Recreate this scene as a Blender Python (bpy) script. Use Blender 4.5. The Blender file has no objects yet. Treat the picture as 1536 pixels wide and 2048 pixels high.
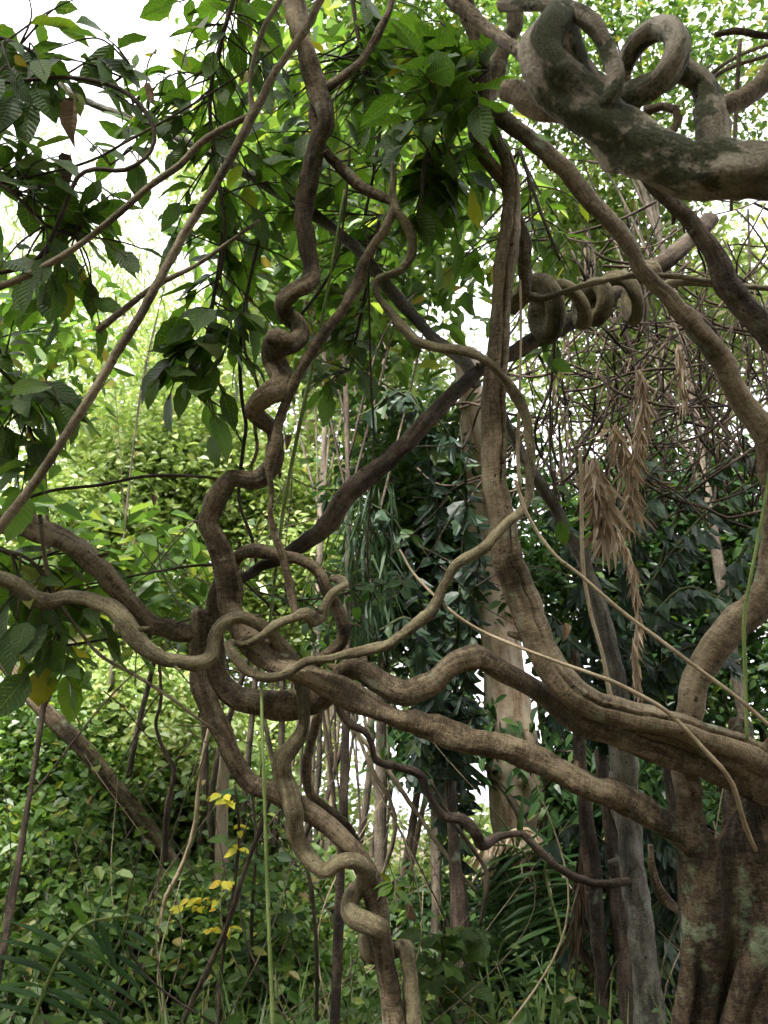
import bpy, math, random
import numpy as np
from mathutils import Vector, Matrix
R = math.radians
random.seed(7); rng = np.random.default_rng(11)
scene = bpy.context.scene
col = scene.collection

# ------------------------------------------------------------------ camera
F = 1600.0                       # focal length in pixels of the 1536 x 2048 photograph
PITCH = R(22); CAMZ = 1.6
cam_d = bpy.data.cameras.new('camera'); cam = bpy.data.objects.new('camera', cam_d); col.objects.link(cam)
cam.location = (0, 0, CAMZ); cam.rotation_euler = (R(90) + PITCH, 0, 0)
cam_d.sensor_fit = 'VERTICAL'; cam_d.sensor_height = 36.0; cam_d.lens = 36.0 * F / 2048
cam_d.clip_start = 0.05; cam_d.clip_end = 3000
cam_d.dof.use_dof = True; cam_d.dof.focus_distance = 4.2; cam_d.dof.aperture_fstop = 3.2
scene.camera = cam
# ------------------------------------------------------------------ sky, sun, exposure
SUN_EL, SUN_AZ = R(48), R(205)      # high, diffused by cloud, from behind the left shoulder
w = bpy.data.worlds.new('World'); scene.world = w; w.use_nodes = True
w.cycles.sampling_method = 'NONE'          # the sky is almost even: no importance map needed
nt = w.node_tree; nt.nodes.clear()
sky = nt.nodes.new('ShaderNodeTexSky'); sky.sky_type = 'NISHITA'; sky.sun_disc = False
sky.sun_elevation = SUN_EL; sky.sun_rotation = SUN_AZ; sky.dust_density = 4.0; sky.air_density = 1.0
hs = nt.nodes.new('ShaderNodeHueSaturation'); hs.inputs['Saturation'].default_value = 0.25
mx = nt.nodes.new('ShaderNodeMix'); mx.data_type = 'RGBA'; mx.inputs[0].default_value = 0.75
mx.inputs[7].default_value = (9.0, 8.9, 9.5, 1)       # the cloud cover
bg = nt.nodes.new('ShaderNodeBackground'); bg.inputs[1].default_value = 0.12
wo = nt.nodes.new('ShaderNodeOutputWorld')
nt.links.new(sky.outputs[0], hs.inputs['Color']); nt.links.new(hs.outputs[0], mx.inputs[6])
nt.links.new(mx.outputs[2], bg.inputs[0]); nt.links.new(bg.outputs[0], wo.inputs[0])
sd = bpy.data.lights.new('sun', 'SUN'); sd.energy = 5.0; sd.angle = R(14); sd.color = (1, 0.96, 0.9)
so = bpy.data.objects.new('sun', sd); col.objects.link(so)
_dir = Vector((math.sin(SUN_AZ) * math.cos(SUN_EL), math.cos(SUN_AZ) * math.cos(SUN_EL), math.sin(SUN_EL)))
so.rotation_euler = _dir.to_track_quat('Z', 'Y').to_euler(); so.location = (0, 0, 20)
vs = scene.view_settings; vs.view_transform = 'Standard'; vs.look = 'None'; vs.gamma = 1; vs.exposure = 1.85
vs.use_curve_mapping = False
scene.render.engine = 'CYCLES'
cy = scene.cycles; cy.use_denoising = True; cy.max_bounces = 5; cy.diffuse_bounces = 3; cy.glossy_bounces = 1
cy.use_light_tree = False; cy.use_adaptive_sampling = True; cy.adaptive_threshold = .03; cy.transmission_bounces = 3; cy.transparent_max_bounces = 4
cy.caustics_reflective = False; cy.caustics_refractive = False

# ------------------------------------------------------------------ helpers
fwd = np.array((0, math.cos(PITCH), math.sin(PITCH))); upv = np.array((0, -math.sin(PITCH), math.cos(PITCH)))
rgt = np.array((1.0, 0, 0)); C0 = np.array((0, 0, CAMZ))
def P(px, py, d): return C0 + d * (fwd + rgt * (px - 768) / F - upv * (py - 1024) / F)
def px2m(n, d): return n * d / F

def link(o): col.objects.link(o); return o
def tag(o, label=None, cat=None, group=None, kind=None):
    if label: o['label'] = label
    if cat: o['category'] = cat
    if group: o['group'] = group
    if kind: o['kind'] = kind
    return o
def empty(name, loc, label, cat, group=None):
    o = bpy.data.objects.new(name, None); o.location = loc; o.empty_display_size = .1; link(o)
    return tag(o, label, cat, group)
def put(name, mesh, parent=None):
    o = bpy.data.objects.new(name, mesh); link(o)
    if parent is not None:
        o.parent = parent
        o.matrix_parent_inverse = Matrix.Translation(parent_world(parent)).inverted()
    return o
def parent_world(o):
    v = Vector((0, 0, 0))
    # every parent here is a pure translation or sits at the origin
    return Vector(o.get('_w', (0, 0, 0))) if o.get('_w') is not None else Vector(o.location)

def mesh_np(name, V, polys_loops, polys_sizes, mat, smooth=True, attrs=None):
    me = bpy.data.meshes.new(name)
    V = np.asarray(V, dtype=np.float32); L = np.asarray(polys_loops, dtype=np.int32); S = np.asarray(polys_sizes, dtype=np.int32)
    me.vertices.add(len(V)); me.vertices.foreach_set('co', V.ravel())
    me.loops.add(len(L)); me.loops.foreach_set('vertex_index', L)
    me.polygons.add(len(S)); me.polygons.foreach_set('loop_start', np.concatenate(([0], np.cumsum(S)[:-1])).astype(np.int32))
    me.polygons.foreach_set('use_smooth', np.full(len(S), smooth, dtype=bool))
    for k, (typ, arr) in (attrs or {}).items():
        a = me.attributes.new(k, typ, 'POINT')
        a.data.foreach_set('vector' if typ == 'FLOAT_VECTOR' else 'value', np.asarray(arr, dtype=np.float32).ravel())
    me.update(calc_edges=True)
    if mat: me.materials.append(mat)
    return me

def catmull(pts, step):
    """pts: (n,k) rows x,y,z,r ; centripetal-ish resample at about `step` metres"""
    p = np.asarray(pts, float)
    if len(p) < 3:
        n = max(2, int(np.linalg.norm(p[1, :3] - p[0, :3]) / step) + 1)
        t = np.linspace(0, 1, n)[:, None]; return p[0] * (1 - t) + p[-1] * t
    q = np.vstack((2 * p[0] - p[1], p, 2 * p[-1] - p[-2])); out = []
    for i in range(1, len(q) - 2):
        n = max(1, int(np.linalg.norm(q[i + 1, :3] - q[i, :3]) / step))
        t = (np.arange(n) / n)[:, None]
        a, b, c, e = q[i - 1], q[i], q[i + 1], q[i + 2]
        out.append(.5 * (2 * b + (c - a) * t + (2 * a - 5 * b + 4 * c - e) * t * t + (3 * b - a - 3 * c + e) * t ** 3))
    out.append(p[-1][None]); return np.vstack(out)

def tube_data(path, segs=10, rough=.05, groove=0, twist=0.0, cap=True, seed=0, knots=0.0, groove_at=1.2, groove_w=.22):
    """path rows x,y,z,r -> verts, loops, sizes, tv"""
    rg = np.random.default_rng(seed + 1000)
    c = path[:, :3]; r = np.maximum(path[:, 3], 1e-4); n = len(c)
    T = np.gradient(c, axis=0); T /= np.linalg.norm(T, axis=1)[:, None] + 1e-12
    N = np.zeros_like(T); ref = np.array((0.3, -1, .2)); v = ref - T[0] * (ref @ T[0]); N[0] = v / np.linalg.norm(v)
    for i in range(1, n):
        v = N[i - 1] - T[i] * (N[i - 1] @ T[i]); N[i] = v / (np.linalg.norm(v) + 1e-12)
    B = np.cross(T, N)
    s = np.concatenate(([0], np.cumsum(np.linalg.norm(np.diff(c, axis=0), axis=1))))
    th = np.arange(segs) / segs * 2 * np.pi
    TH, S = np.meshgrid(th, s)
    rr = np.repeat(r[:, None], segs, 1); rm = r.mean()
    mod = np.ones_like(rr)
    if rough:
        for k, f, a in ((1, 1.3, .8), (2, 2.1, .8), (3, 4.5, .5), (2, 8, .4), (5, 3.0, .35), (1, 14, .3), (4, 21, .22), (3, 33, .16)):
            mod += rough * a * np.sin(k * (TH + twist * S) + S * f / (rm * 6 + .02) * rg.uniform(.6, 1.3) + rg.uniform(0, 6.28))
    if rough > .03 and rm > .015:
        e = rg.uniform(.07, .14); mod += e * np.cos(2 * (TH + (twist + 1.2) * S + rg.uniform(0, 3)))
        mod *= (1 + .07 * np.sin(S / (rm * 5) + rg.uniform(0, 6)) + .06 * np.sin(S / (rm * 2.3) + rg.uniform(0, 6)))
    if groove:
        for th0, dep, wd in ((groove_at, groove, groove_w), (groove_at + 2.9, groove * .8, .25)):
            dth = np.angle(np.exp(1j * (TH - th0 - twist * S - .25 * np.sin(S * 3))))
            mod -= dep * np.exp(-(dth / wd) ** 2)
    if knots:
        for _ in range(int(s[-1] / .3)):
            s0, t0 = rg.uniform(0, s[-1]), rg.uniform(0, 6.28)
            dth = np.angle(np.exp(1j * (TH - t0)))
            mod += knots * rg.uniform(.5, 1) * np.exp(-(dth / .5) ** 2 - ((S - s0) / (rm * .6)) ** 2)
    rr = rr * mod
    V = c[:, None] + rr[..., None] * (np.cos(TH)[..., None] * N[:, None] + np.sin(TH)[..., None] * B[:, None])
    tv = np.stack((np.cos(TH) * rm, np.sin(TH) * rm, S + seed * 1.37), -1)
    V = V.reshape(-1, 3); tv = tv.reshape(-1, 3)
    i = np.arange(n - 1)[:, None] * segs; j = np.arange(segs)[None]; j2 = (j + 1) % segs
    q = np.stack((i + j, i + j2, i + segs + j2, i + segs + j), -1).reshape(-1, 4)
    loops = q.ravel().tolist(); sizes = [4] * len(q)
    if cap:
        for row, sg, o in ((0, -1, 1), (n - 1, 1, -1)):
            k = len(V); V = np.vstack((V, (c[row] + T[row] * sg * r[row] * .45)[None])); tv = np.vstack((tv, [[0, 0, s[row] + seed * 1.37]]))
            for jj in range(segs):
                a, b = row * segs + jj, row * segs + (jj + 1) % segs
                loops += [b, a, k] if o == 1 else [a, b, k]; sizes.append(3)
    return V, loops, sizes, tv
def tube_mesh(name, path, mat, **kw):
    V, L, S, tv = tube_data(path, **kw)
    return mesh_np(name, V, L, S, mat, True, {'tv': ('FLOAT_VECTOR', tv)})
def multi_tube(name, paths, mat, **kw):
    Vs, Ls, Ss, Ts = [], [], [], []; off = 0
    for k, p in enumerate(paths):
        V, L, S, tv = tube_data(p, seed=k, **kw)
        Vs.append(V); Ts.append(tv); Ls.append(np.asarray(L) + off); Ss.append(S); off += len(V)
    return mesh_np(name, np.vstack(Vs), np.concatenate(Ls), np.concatenate(Ss), mat, True, {'tv': ('FLOAT_VECTOR', np.vstack(Ts))})

def rows(spec, dd=0.0, ws=1.0):
    """'px py w d, ...' -> world path rows ; w in photo pixels"""
    out = []; lw, ld = 10.0, 4.0
    for t in spec.replace('\n', ' ').split(','):
        f = [float(x) for x in t.split()]
        if not f: continue
        if len(f) > 2: lw = f[2]
        if len(f) > 3: ld = f[3]
        d = ld + dd
        out.append((*P(f[0], f[1], d), px2m(lw, d) / 2 * ws))
    return np.array(out)
def to_ground(path, end=-1, flare=1.15, n=3):
    p = path[end]; add = []
    for k in range(1, n + 1):
        z = p[2] + (-0.12 - p[2]) * k / n
        add.append((p[0], p[1], z, p[3] * (1 + (flare - 1) * k / n)))
    add = np.array(add)
    return np.vstack((path, add)) if end == -1 else np.vstack((add[::-1], path))

# ------------------------------------------------------------------ materials
def nodes(m):
    m.use_nodes = True; n = m.node_tree; n.nodes.clear(); return n, n.nodes.new, n.links.new
def ramp(N, stops):
    r = N('ShaderNodeValToRGB'); e = r.color_ramp.elements
    while len(e) < len(stops): e.new(.5)
    for k, (p, c) in enumerate(stops): e[k].position = p; e[k].color = (*c, 1)
    return r
def bark(name, dark, mid, light, lichen=0.0, moss=0.0, ring=.5, streak=.5, rough=.85, bump=.5, lichen_col=(.30, .36, .25), sc=1.0, use_obj=False):
    if not ('mossy' in name or 'ringed' in name or 'pale' in name or 'straw' in name or 'green' in name): dark, mid, light = (tuple(x * .6 for x in dark), tuple(x * .72 for x in mid), tuple(x * .95 for x in light))
    m = bpy.data.materials.new(name); n, N, K = nodes(m)
    if use_obj:
        g = N('ShaderNodeTexCoord'); src = g.outputs['Object']
    else:
        g = N('ShaderNodeAttribute'); g.attribute_name = 'tv'; src = g.outputs['Vector']
    def mapped(s):
        mp = N('ShaderNodeMapping'); mp.inputs['Scale'].default_value = s; K(src, mp.inputs[0]); return mp.outputs[0]
    def noise(s, scale, detail=4, r=.6, dist=0):
        t = N('ShaderNodeTexNoise'); t.inputs['Scale'].default_value = scale * sc; t.inputs['Detail'].default_value = detail
        t.inputs['Roughness'].default_value = r; t.inputs['Distortion'].default_value = dist; K(mapped(s), t.inputs['Vector']); return t.outputs[0]
    a = noise((1, 1, .3), 9, 5, .65)                   # broad patches
    b = noise((1, 1, .12), 42, 4, .65, .4)                  # lengthwise streaks
    c = noise((.8, .8, 2.6), 19, 6, .7, .9)           # transverse cracks
    d = noise((1, 1, .8), 140, 3, .7)                  # fine speckle
    def mth(op, x, y):
        q = N('ShaderNodeMath'); q.operation = op
        for k, z in enumerate((x, y)):
            if isinstance(z, (int, float)): q.inputs[k].default_value = z
            else: K(z, q.inputs[k])
        return q.outputs[0]
    v = mth('ADD', mth('MULTIPLY', a, .55), mth('ADD', mth('MULTIPLY', b, .22 * streak / .5), mth('MULTIPLY', d, .25)))
    v = mth('ADD', v, mth('MULTIPLY', mth('SUBTRACT', c, .5), .4 * ring))
    rp = ramp(N, [(.395, dark), (.5, mid), (.60, light)]); K(v, rp.inputs[0]); colo = rp.outputs[0]
    def over(colo, fac, c2):
        x = N('ShaderNodeMix'); x.data_type = 'RGBA'; K(fac, x.inputs[0]); K(colo, x.inputs[6])
        if isinstance(c2, tuple): x.inputs[7].default_value = (*c2, 1)
        else: K(c2, x.inputs[7])
        return x.outputs[2]
    # crack lines, dark
    cl = ramp(N, [(.60, (0, 0, 0)), (.66, (1, 1, 1))]); K(c, cl.inputs[0])
    colo = over(colo, mth('MULTIPLY', cl.outputs[0], .45 * ring), tuple(x * .35 for x in dark))
    vo = N('ShaderNodeTexVoronoi'); vo.inputs['Scale'].default_value = 30 * sc; K(mapped((1, 1, .55)), vo.inputs['Vector'])
    vr = ramp(N, [(.10, (1, 1, 1)), (.20, (0, 0, 0))]); K(vo.outputs['Distance'], vr.inputs[0])
    pit = mth('MULTIPLY', vr.outputs[0], mth('GREATER_THAN', noise((1, 1, .6), 13, 2), .53))
    colo = over(colo, mth('MULTIPLY', pit, .7), tuple(x * .3 for x in dark))
    if lichen:
        l1 = noise((1, 1, .75), 7.5, 5, .62); lr = ramp(N, [(.64 - lichen * .12, (0, 0, 0)), (.75 - lichen * .12, (1, 1, 1))]); K(l1, lr.inputs[0])
        colo = over(colo, mth('MULTIPLY', lr.outputs[0], mth('ADD', .15, mth('MULTIPLY', d, .9))), lichen_col)
    if moss:
        l2 = noise((1.6, 1.6, 1), 6, 6, .68); lr = ramp(N, [(.56 - moss * .1, (0, 0, 0)), (.62 - moss * .1, (1, 1, 1))]); K(l2, lr.inputs[0])
        mg = ramp(N, [(.35, (.012, .016, .007)), (.6, (.05, .06, .02))]); K(d, mg.inputs[0])
        colo = over(colo, mth('MULTIPLY', lr.outputs[0], .9), mg.outputs[0])
    p = N('ShaderNodeBsdfPrincipled'); p.inputs['Roughness'].default_value = rough; p.inputs['Specular IOR Level'].default_value = .25
    K(colo, p.inputs['Base Color'])
    h = mth('ADD', mth('MULTIPLY', b, .5), mth('ADD', mth('MULTIPLY', c, -.7 * ring), mth('MULTIPLY', d, .5)))
    h = mth('ADD', mth('SUBTRACT', h, mth('MULTIPLY', pit, .5)), mth('MULTIPLY', a, .6))
    bu = N('ShaderNodeBump'); bu.inputs['Strength'].default_value = min(1, bump * 1.4); bu.inputs['Distance'].default_value = .032
    K(h, bu.inputs['Height']); K(bu.outputs[0], p.inputs['Normal'])
    o = N('ShaderNodeOutputMaterial'); K(p.outputs[0], o.inputs[0]); return m

def leaf_mat(name, stops, trans=.4, tcol=(1.5, 1.6, .6), rough=.5, spec=.28, per_object=False, veins=0, spots=0.0):
    """stops: colour ramp over a random value per leaf"""
    m = bpy.data.materials.new(name); n, N, K = nodes(m)
    if per_object:
        g = N('ShaderNodeObjectInfo'); rv = g.outputs['Random']
    else:
        g = N('ShaderNodeAttribute'); g.attribute_name = 'rnd'; rv = g.outputs['Fac']
    rp = ramp(N, stops); K(rv, rp.inputs[0]); colo = rp.outputs[0]
    p = N('ShaderNodeBsdfPrincipled'); p.inputs['Roughness'].default_value = rough; p.inputs['Specular IOR Level'].default_value = spec
    tr = N('ShaderNodeBsdfTranslucent')
    def mth(op, x, y=0.0):
        q = N('ShaderNodeMath'); q.operation = op
        for k, z in enumerate((x, y)):
            if isinstance(z, (int, float)): q.inputs[k].default_value = z
            else: K(z, q.inputs[k])
        return q.outputs[0]
    def over(colo, fac, c2, bt='MIX'):
        x = N('ShaderNodeMix'); x.data_type = 'RGBA'; x.blend_type = bt
        if isinstance(fac, float): x.inputs[0].default_value = fac
        else: K(fac, x.inputs[0])
        K(colo, x.inputs[6]); x.inputs[7].default_value = (*c2, 1); return x.outputs[2]
    if veins:
        at = N('ShaderNodeAttribute'); at.attribute_name = 'luv'
        sp = N('ShaderNodeSeparateXYZ'); K(at.outputs['Vector'], sp.inputs[0])
        au = mth('ABSOLUTE', sp.outputs[0])
        ph = mth('MULTIPLY', mth('SUBTRACT', sp.outputs[1], mth('MULTIPLY', au, .17)), veins * 6.2832)
        sn = mth('ADD', mth('MULTIPLY', mth('SINE', ph), .5), .5)
        lines = mth('POWER', sn, 7.0)
        mid = mth('LESS_THAN', au, .045)
        vv = mth('MAXIMUM', mth('MULTIPLY', lines, .5), mid)
        colo = over(colo, mth('MULTIPLY', vv, .55), (.13, .17, .055))
        if spots:
            tx = N('ShaderNodeTexNoise'); tx.inputs['Scale'].default_value = 6; tx.inputs['Detail'].default_value = 5; tx.inputs['Roughness'].default_value = .7
            cb = N('ShaderNodeCombineXYZ'); K(sp.outputs[0], cb.inputs[0]); K(mth('MULTIPLY', sp.outputs[1], 2.2), cb.inputs[1]); K(mth('MULTIPLY', rv, 40.0), cb.inputs[2])
            K(cb.outputs[0], tx.inputs['Vector'])
            s1 = ramp(N, [(.62 - spots * .05, (0, 0, 0)), (.67 - spots * .05, (1, 1, 1))]); K(tx.outputs[0], s1.inputs[0])
            colo = over(colo, mth('MULTIPLY', s1.outputs[0], .7), (.22, .19, .03))
            s2 = ramp(N, [(.71, (0, 0, 0)), (.74, (1, 1, 1))]); K(tx.outputs[0], s2.inputs[0])
            colo = over(colo, s2.outputs[0], (.09, .045, .02))
        bu = N('ShaderNodeBump'); bu.inputs['Strength'].default_value = .6; bu.inputs['Distance'].default_value = .004
        K(mth('MULTIPLY', sn, -1.0), bu.inputs['Height']); K(bu.outputs[0], p.inputs['Normal'])
    K(colo, p.inputs['Base Color'])
    tc = over(colo, 1.0, tcol, 'MULTIPLY'); K(tc, tr.inputs['Color'])
    ms = N('ShaderNodeMixShader'); ms.inputs[0].default_value = trans
    K(p.outputs[0], ms.inputs[1]); K(tr.outputs[0], ms.inputs[2])
    o = N('ShaderNodeOutputMaterial'); K(ms.outputs[0], o.inputs[0]); return m

M = {}
M['bark'] = bark('liana_bark', (.038, .028, .017), (.135, .10, .058), (.29, .23, .145), ring=.8, lichen=.12)
M['bark_v'] = bark('ringed_bark', (.048, .036, .022), (.155, .119, .071), (.30, .24, .155), ring=1.0, lichen=.3)
M['bark_trunk'] = bark('trunk_bark', (.026, .019, .012), (.092, .066, .040), (.19, .145, .09), ring=1.0, lichen=.42, lichen_col=(.30, .40, .24), bump=.8)
M['bark_moss'] = bark('mossy_bark', (.06, .05, .035), (.20, .17, .12), (.42, .37, .28), ring=.3, moss=.75, lichen=.3, bump=.9, lichen_col=(.22, .27, .17))
M['bark_olive'] = bark('olive_bark', (.07, .058, .034), (.19, .158, .09), (.33, .285, .17), ring=.5, lichen=.1)
M['bark_dark'] = bark('dark_bark', (.025, .019, .014), (.085, .063, .045), (.17, .13, .095), ring=.6, lichen=.15)
M['bark_grey'] = bark('grey_bark', (.06, .055, .045), (.16, .15, .12), (.27, .255, .21), ring=.5, lichen=.45)
M['bark_pale'] = bark('pale_bark', (.22, .14, .085), (.46, .36, .25), (.60, .52, .41), ring=.5, lichen=.35, lichen_col=(.5, .48, .42))
M['stem'] = bark('stem_bark', (.06, .045, .028), (.18, .145, .09), (.30, .25, .165), ring=.5, bump=.3)
M['twig'] = bark('twig_bark', (.022, .017, .012), (.07, .053, .036), (.14, .11, .075), ring=.2, bump=.2)
M['straw'] = bark('straw_stem', (.14, .10, .06), (.34, .27, .17), (.50, .42, .29), ring=.2, bump=.2)
M['green_stem'] = bark('green_stem', (.08, .12, .03), (.17, .23, .07), (.26, .32, .12), ring=.3, bump=.2)
M['frond_stem'] = bark('frond_stem', (.03, .04, .018), (.06, .075, .03), (.10, .12, .05), ring=.1, bump=.2)
M['bamboo'] = bark('bamboo_culm', (.05, .055, .03), (.14, .14, .085), (.25, .235, .15), ring=.3, bump=.15, rough=.6)
M['tangle'] = bark('tangle_bark', (.014, .010, .007), (.052, .037, .025), (.135, .10, .07), ring=.1, bump=.2, sc=.5)
M['bark_bg'] = bark('background_bark', (.04, .032, .024), (.115, .094, .068), (.21, .175, .13), ring=.5)

M['big_leaf'] = leaf_mat('serrated_leaf', [(0, (.028, .058, .013)), (.35, (.04, .084, .017)), (.65, (.053, .11, .019)), (.93, (.085, .155, .026)), (.97, (.20, .20, .03)), (1, (.26, .16, .03))],
                         trans=.42, tcol=(1.5, 1.75, .55), per_object=True, veins=11, spots=.7, rough=.5, spec=.35)
M['leaf_bright'] = leaf_mat('bright_leaf', [(0, (.18, .26, .07)), (.5, (.27, .36, .12)), (.85, (.36, .44, .19)), (.97, (.43, .46, .20)), (1, (.38, .30, .14))], trans=.36, tcol=(1.25, 1.3, .7), rough=.4, spec=.5)  # pale leaves, tinted paler and bluer to stand in for background haze
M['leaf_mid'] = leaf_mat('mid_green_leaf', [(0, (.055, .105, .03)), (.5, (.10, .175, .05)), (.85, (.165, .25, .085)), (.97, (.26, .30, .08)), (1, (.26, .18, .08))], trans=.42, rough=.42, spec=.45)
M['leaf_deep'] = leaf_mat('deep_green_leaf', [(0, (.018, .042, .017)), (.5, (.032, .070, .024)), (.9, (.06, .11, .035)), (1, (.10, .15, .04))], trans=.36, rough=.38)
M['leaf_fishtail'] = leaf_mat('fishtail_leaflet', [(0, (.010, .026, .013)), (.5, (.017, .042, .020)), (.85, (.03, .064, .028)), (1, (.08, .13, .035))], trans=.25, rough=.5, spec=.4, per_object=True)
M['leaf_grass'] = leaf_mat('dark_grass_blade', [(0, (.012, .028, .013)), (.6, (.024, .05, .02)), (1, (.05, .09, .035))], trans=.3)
M['leaf_yellow'] = leaf_mat('yellow_leaf', [(0, (.30, .36, .05)), (.35, (.55, .52, .06)), (.8, (.70, .62, .07)), (1, (.55, .38, .06))], trans=.45, tcol=(1.2, 1.1, .5), per_object=True)
M['leaf_dry'] = leaf_mat('dry_leaf', [(0, (.06, .035, .022)), (.5, (.15, .095, .06)), (1, (.28, .20, .13))], trans=.2, tcol=(1.2, 1, .8), rough=.7, spec=.2, per_object=True, veins=10)
M['straw_leaf'] = leaf_mat('straw_leaflet', [(0, (.24, .185, .125)), (.5, (.44, .36, .26)), (1, (.58, .50, .38))], trans=.25, tcol=(1.2, 1, .8), rough=.7, spec=.2)
M['husk_leaf'] = leaf_mat('husk_leaflet', [(0, (.05, .036, .025)), (.6, (.12, .09, .06)), (1, (.2, .155, .11))], trans=.2, tcol=(1.2, 1, .8), rough=.7, spec=.2)
M['palm_leaf'] = leaf_mat('palm_leaflet', [(0, (.02, .048, .015)), (.6, (.035, .08, .022)), (1, (.075, .14, .04))], trans=.4, per_object=True)

def ground_mat():
    m = bpy.data.materials.new('forest_floor'); n, N, K = nodes(m)
    g = N('ShaderNodeTexCoord')
    a = N('ShaderNodeTexNoise'); a.inputs['Scale'].default_value = .35; a.inputs['Detail'].default_value = 8; K(g.outputs['Object'], a.inputs['Vector'])
    b = N('ShaderNodeTexVoronoi'); b.inputs['Scale'].default_value = 14; K(g.outputs['Object'], b.inputs['Vector'])
    r1 = ramp(N, [(.3, (.05, .035, .02)), (.5, (.10, .075, .04)), (.7, (.07, .085, .03))]); K(a.outputs[0], r1.inputs[0])
    x = N('ShaderNodeMix'); x.data_type = 'RGBA'; x.blend_type = 'OVERLAY'; x.inputs[0].default_value = .6; K(r1.outputs[0], x.inputs[6]); K(b.outputs['Color'], x.inputs[7])
    p = N('ShaderNodeBsdfPrincipled'); p.inputs['Roughness'].default_value = .95; K(x.outputs[2], p.inputs['Base Color'])
    bu = N('ShaderNodeBump'); bu.inputs['Distance'].default_value = .05; K(b.outputs['Distance'], bu.inputs['Height']); K(bu.outputs[0], p.inputs['Normal'])
    o = N('ShaderNodeOutputMaterial'); K(p.outputs[0], o.inputs[0]); return m
M['ground'] = ground_mat()

# ------------------------------------------------------------------ ground
def gz(x, y):
    return (.10 * np.sin(x * .5 + 1) * np.sin(y * .37) + .06 * np.sin(x * 1.3 + y * .9)) * np.clip((y - 5) / 4, 0, 1)
def build_ground():
    xs = np.concatenate(([-900, -300, -100, -60], np.linspace(-40, 40, 81), [60, 100, 300, 900]))
    ys = np.concatenate(([-900, -200, -50], np.linspace(-20, 60, 81), [90, 150, 400, 1500]))
    X, Y = np.meshgrid(xs, ys); V = np.stack((X, Y, gz(X, Y)), -1).reshape(-1, 3); nx = len(xs)
    i = np.arange(len(ys) - 1)[:, None] * nx; j = np.arange(nx - 1)[None]
    q = np.stack((i + j, i + j + 1, i + nx + j + 1, i + nx + j), -1).reshape(-1)
    o = put('ground', mesh_np('ground', V, q, [4] * (len(q) // 4), M['ground'])); tag(o, 'brown forest floor of soil and leaf litter', 'ground', kind='structure')
build_ground()

# ------------------------------------------------------------------ leaf clouds (numpy)
def unit(v): return v / (np.linalg.norm(v, axis=-1, keepdims=True) + 1e-9)
def leaf_cloud(name, pos, dirs, nrm, ln, wd, mat, shape='oval'):
    n = len(pos); dirs = unit(dirs); nrm = unit(nrm - dirs * (nrm * dirs).sum(-1, keepdims=True)); side = np.cross(dirs, nrm)
    ln = ln[:, None]; wd = wd[:, None]
    if shape == 'oval':
        prof = ((0, 0, 0), (.30, .42, .12), (.66, .40, .08), (1.0, 0, -.10), (.66, -.40, .08), (.30, -.42, .12))
        polys = ((0, 3, 2, 1), (0, 5, 4, 3))
    elif shape == 'blade':
        prof = ((0, .12, 0), (.35, .5, 0), (1.0, 0, -.18), (.35, -.5, 0)); polys = ((0, 1, 2, 3),)
    else:
        prof = ((0, 0, 0), (.45, .5, .10), (1.0, 0, -.08), (.45, -.5, .10)); polys = ((0, 2, 1), (0, 3, 2))
    k = len(prof); V = np.zeros((n, k, 3))
    for j, (a, b, c) in enumerate(prof):
        V[:, j] = pos + dirs * ln * a + side * wd * b + nrm * ln * c
    base = (np.arange(n) * k)[:, None]
    fl = np.array([x for p in polys for x in p])[None] + base
    sz = np.tile([len(p) for p in polys], n)
    rnd = np.repeat(rng.random(n), k)
    return mesh_np(name, V.reshape(-1, 3), fl.ravel(), sz, mat, False, {'rnd': ('FLOAT', rnd)})
def cloud_points(blobs, clump, per):
    """blobs: (center, radii(3), nclumps): clumpy leaf positions in ellipsoids"""
    out = []; cl = []
    for c, r, n in blobs:
        u = rng.normal(size=(n, 3)); u /= np.linalg.norm(u, axis=1)[:, None]
        u *= (rng.random((n, 1)) ** .45) * np.array(r); cc = np.array(c) + u; cl.append(cc)
        k = rng.integers(max(1, per // 2), per * 3 // 2 + 1, n)
        q = np.repeat(cc, k, 0) + rng.normal(size=(k.sum(), 3)) * np.array((clump, clump, clump * .6))
        out.append(q)
    return np.vstack(out), np.vstack(cl)
def rand_orient(n, droop=.35, upness=1.0, spread=.75):
    a = rng.random(n) * 2 * np.pi
    d = np.stack((np.cos(a), np.sin(a), -droop + rng.normal(size=n) * .35), -1)
    nr = np.stack((rng.normal(size=n) * spread, rng.normal(size=n) * spread - .55, np.full(n, upness)), -1)
    return d, nr

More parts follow.
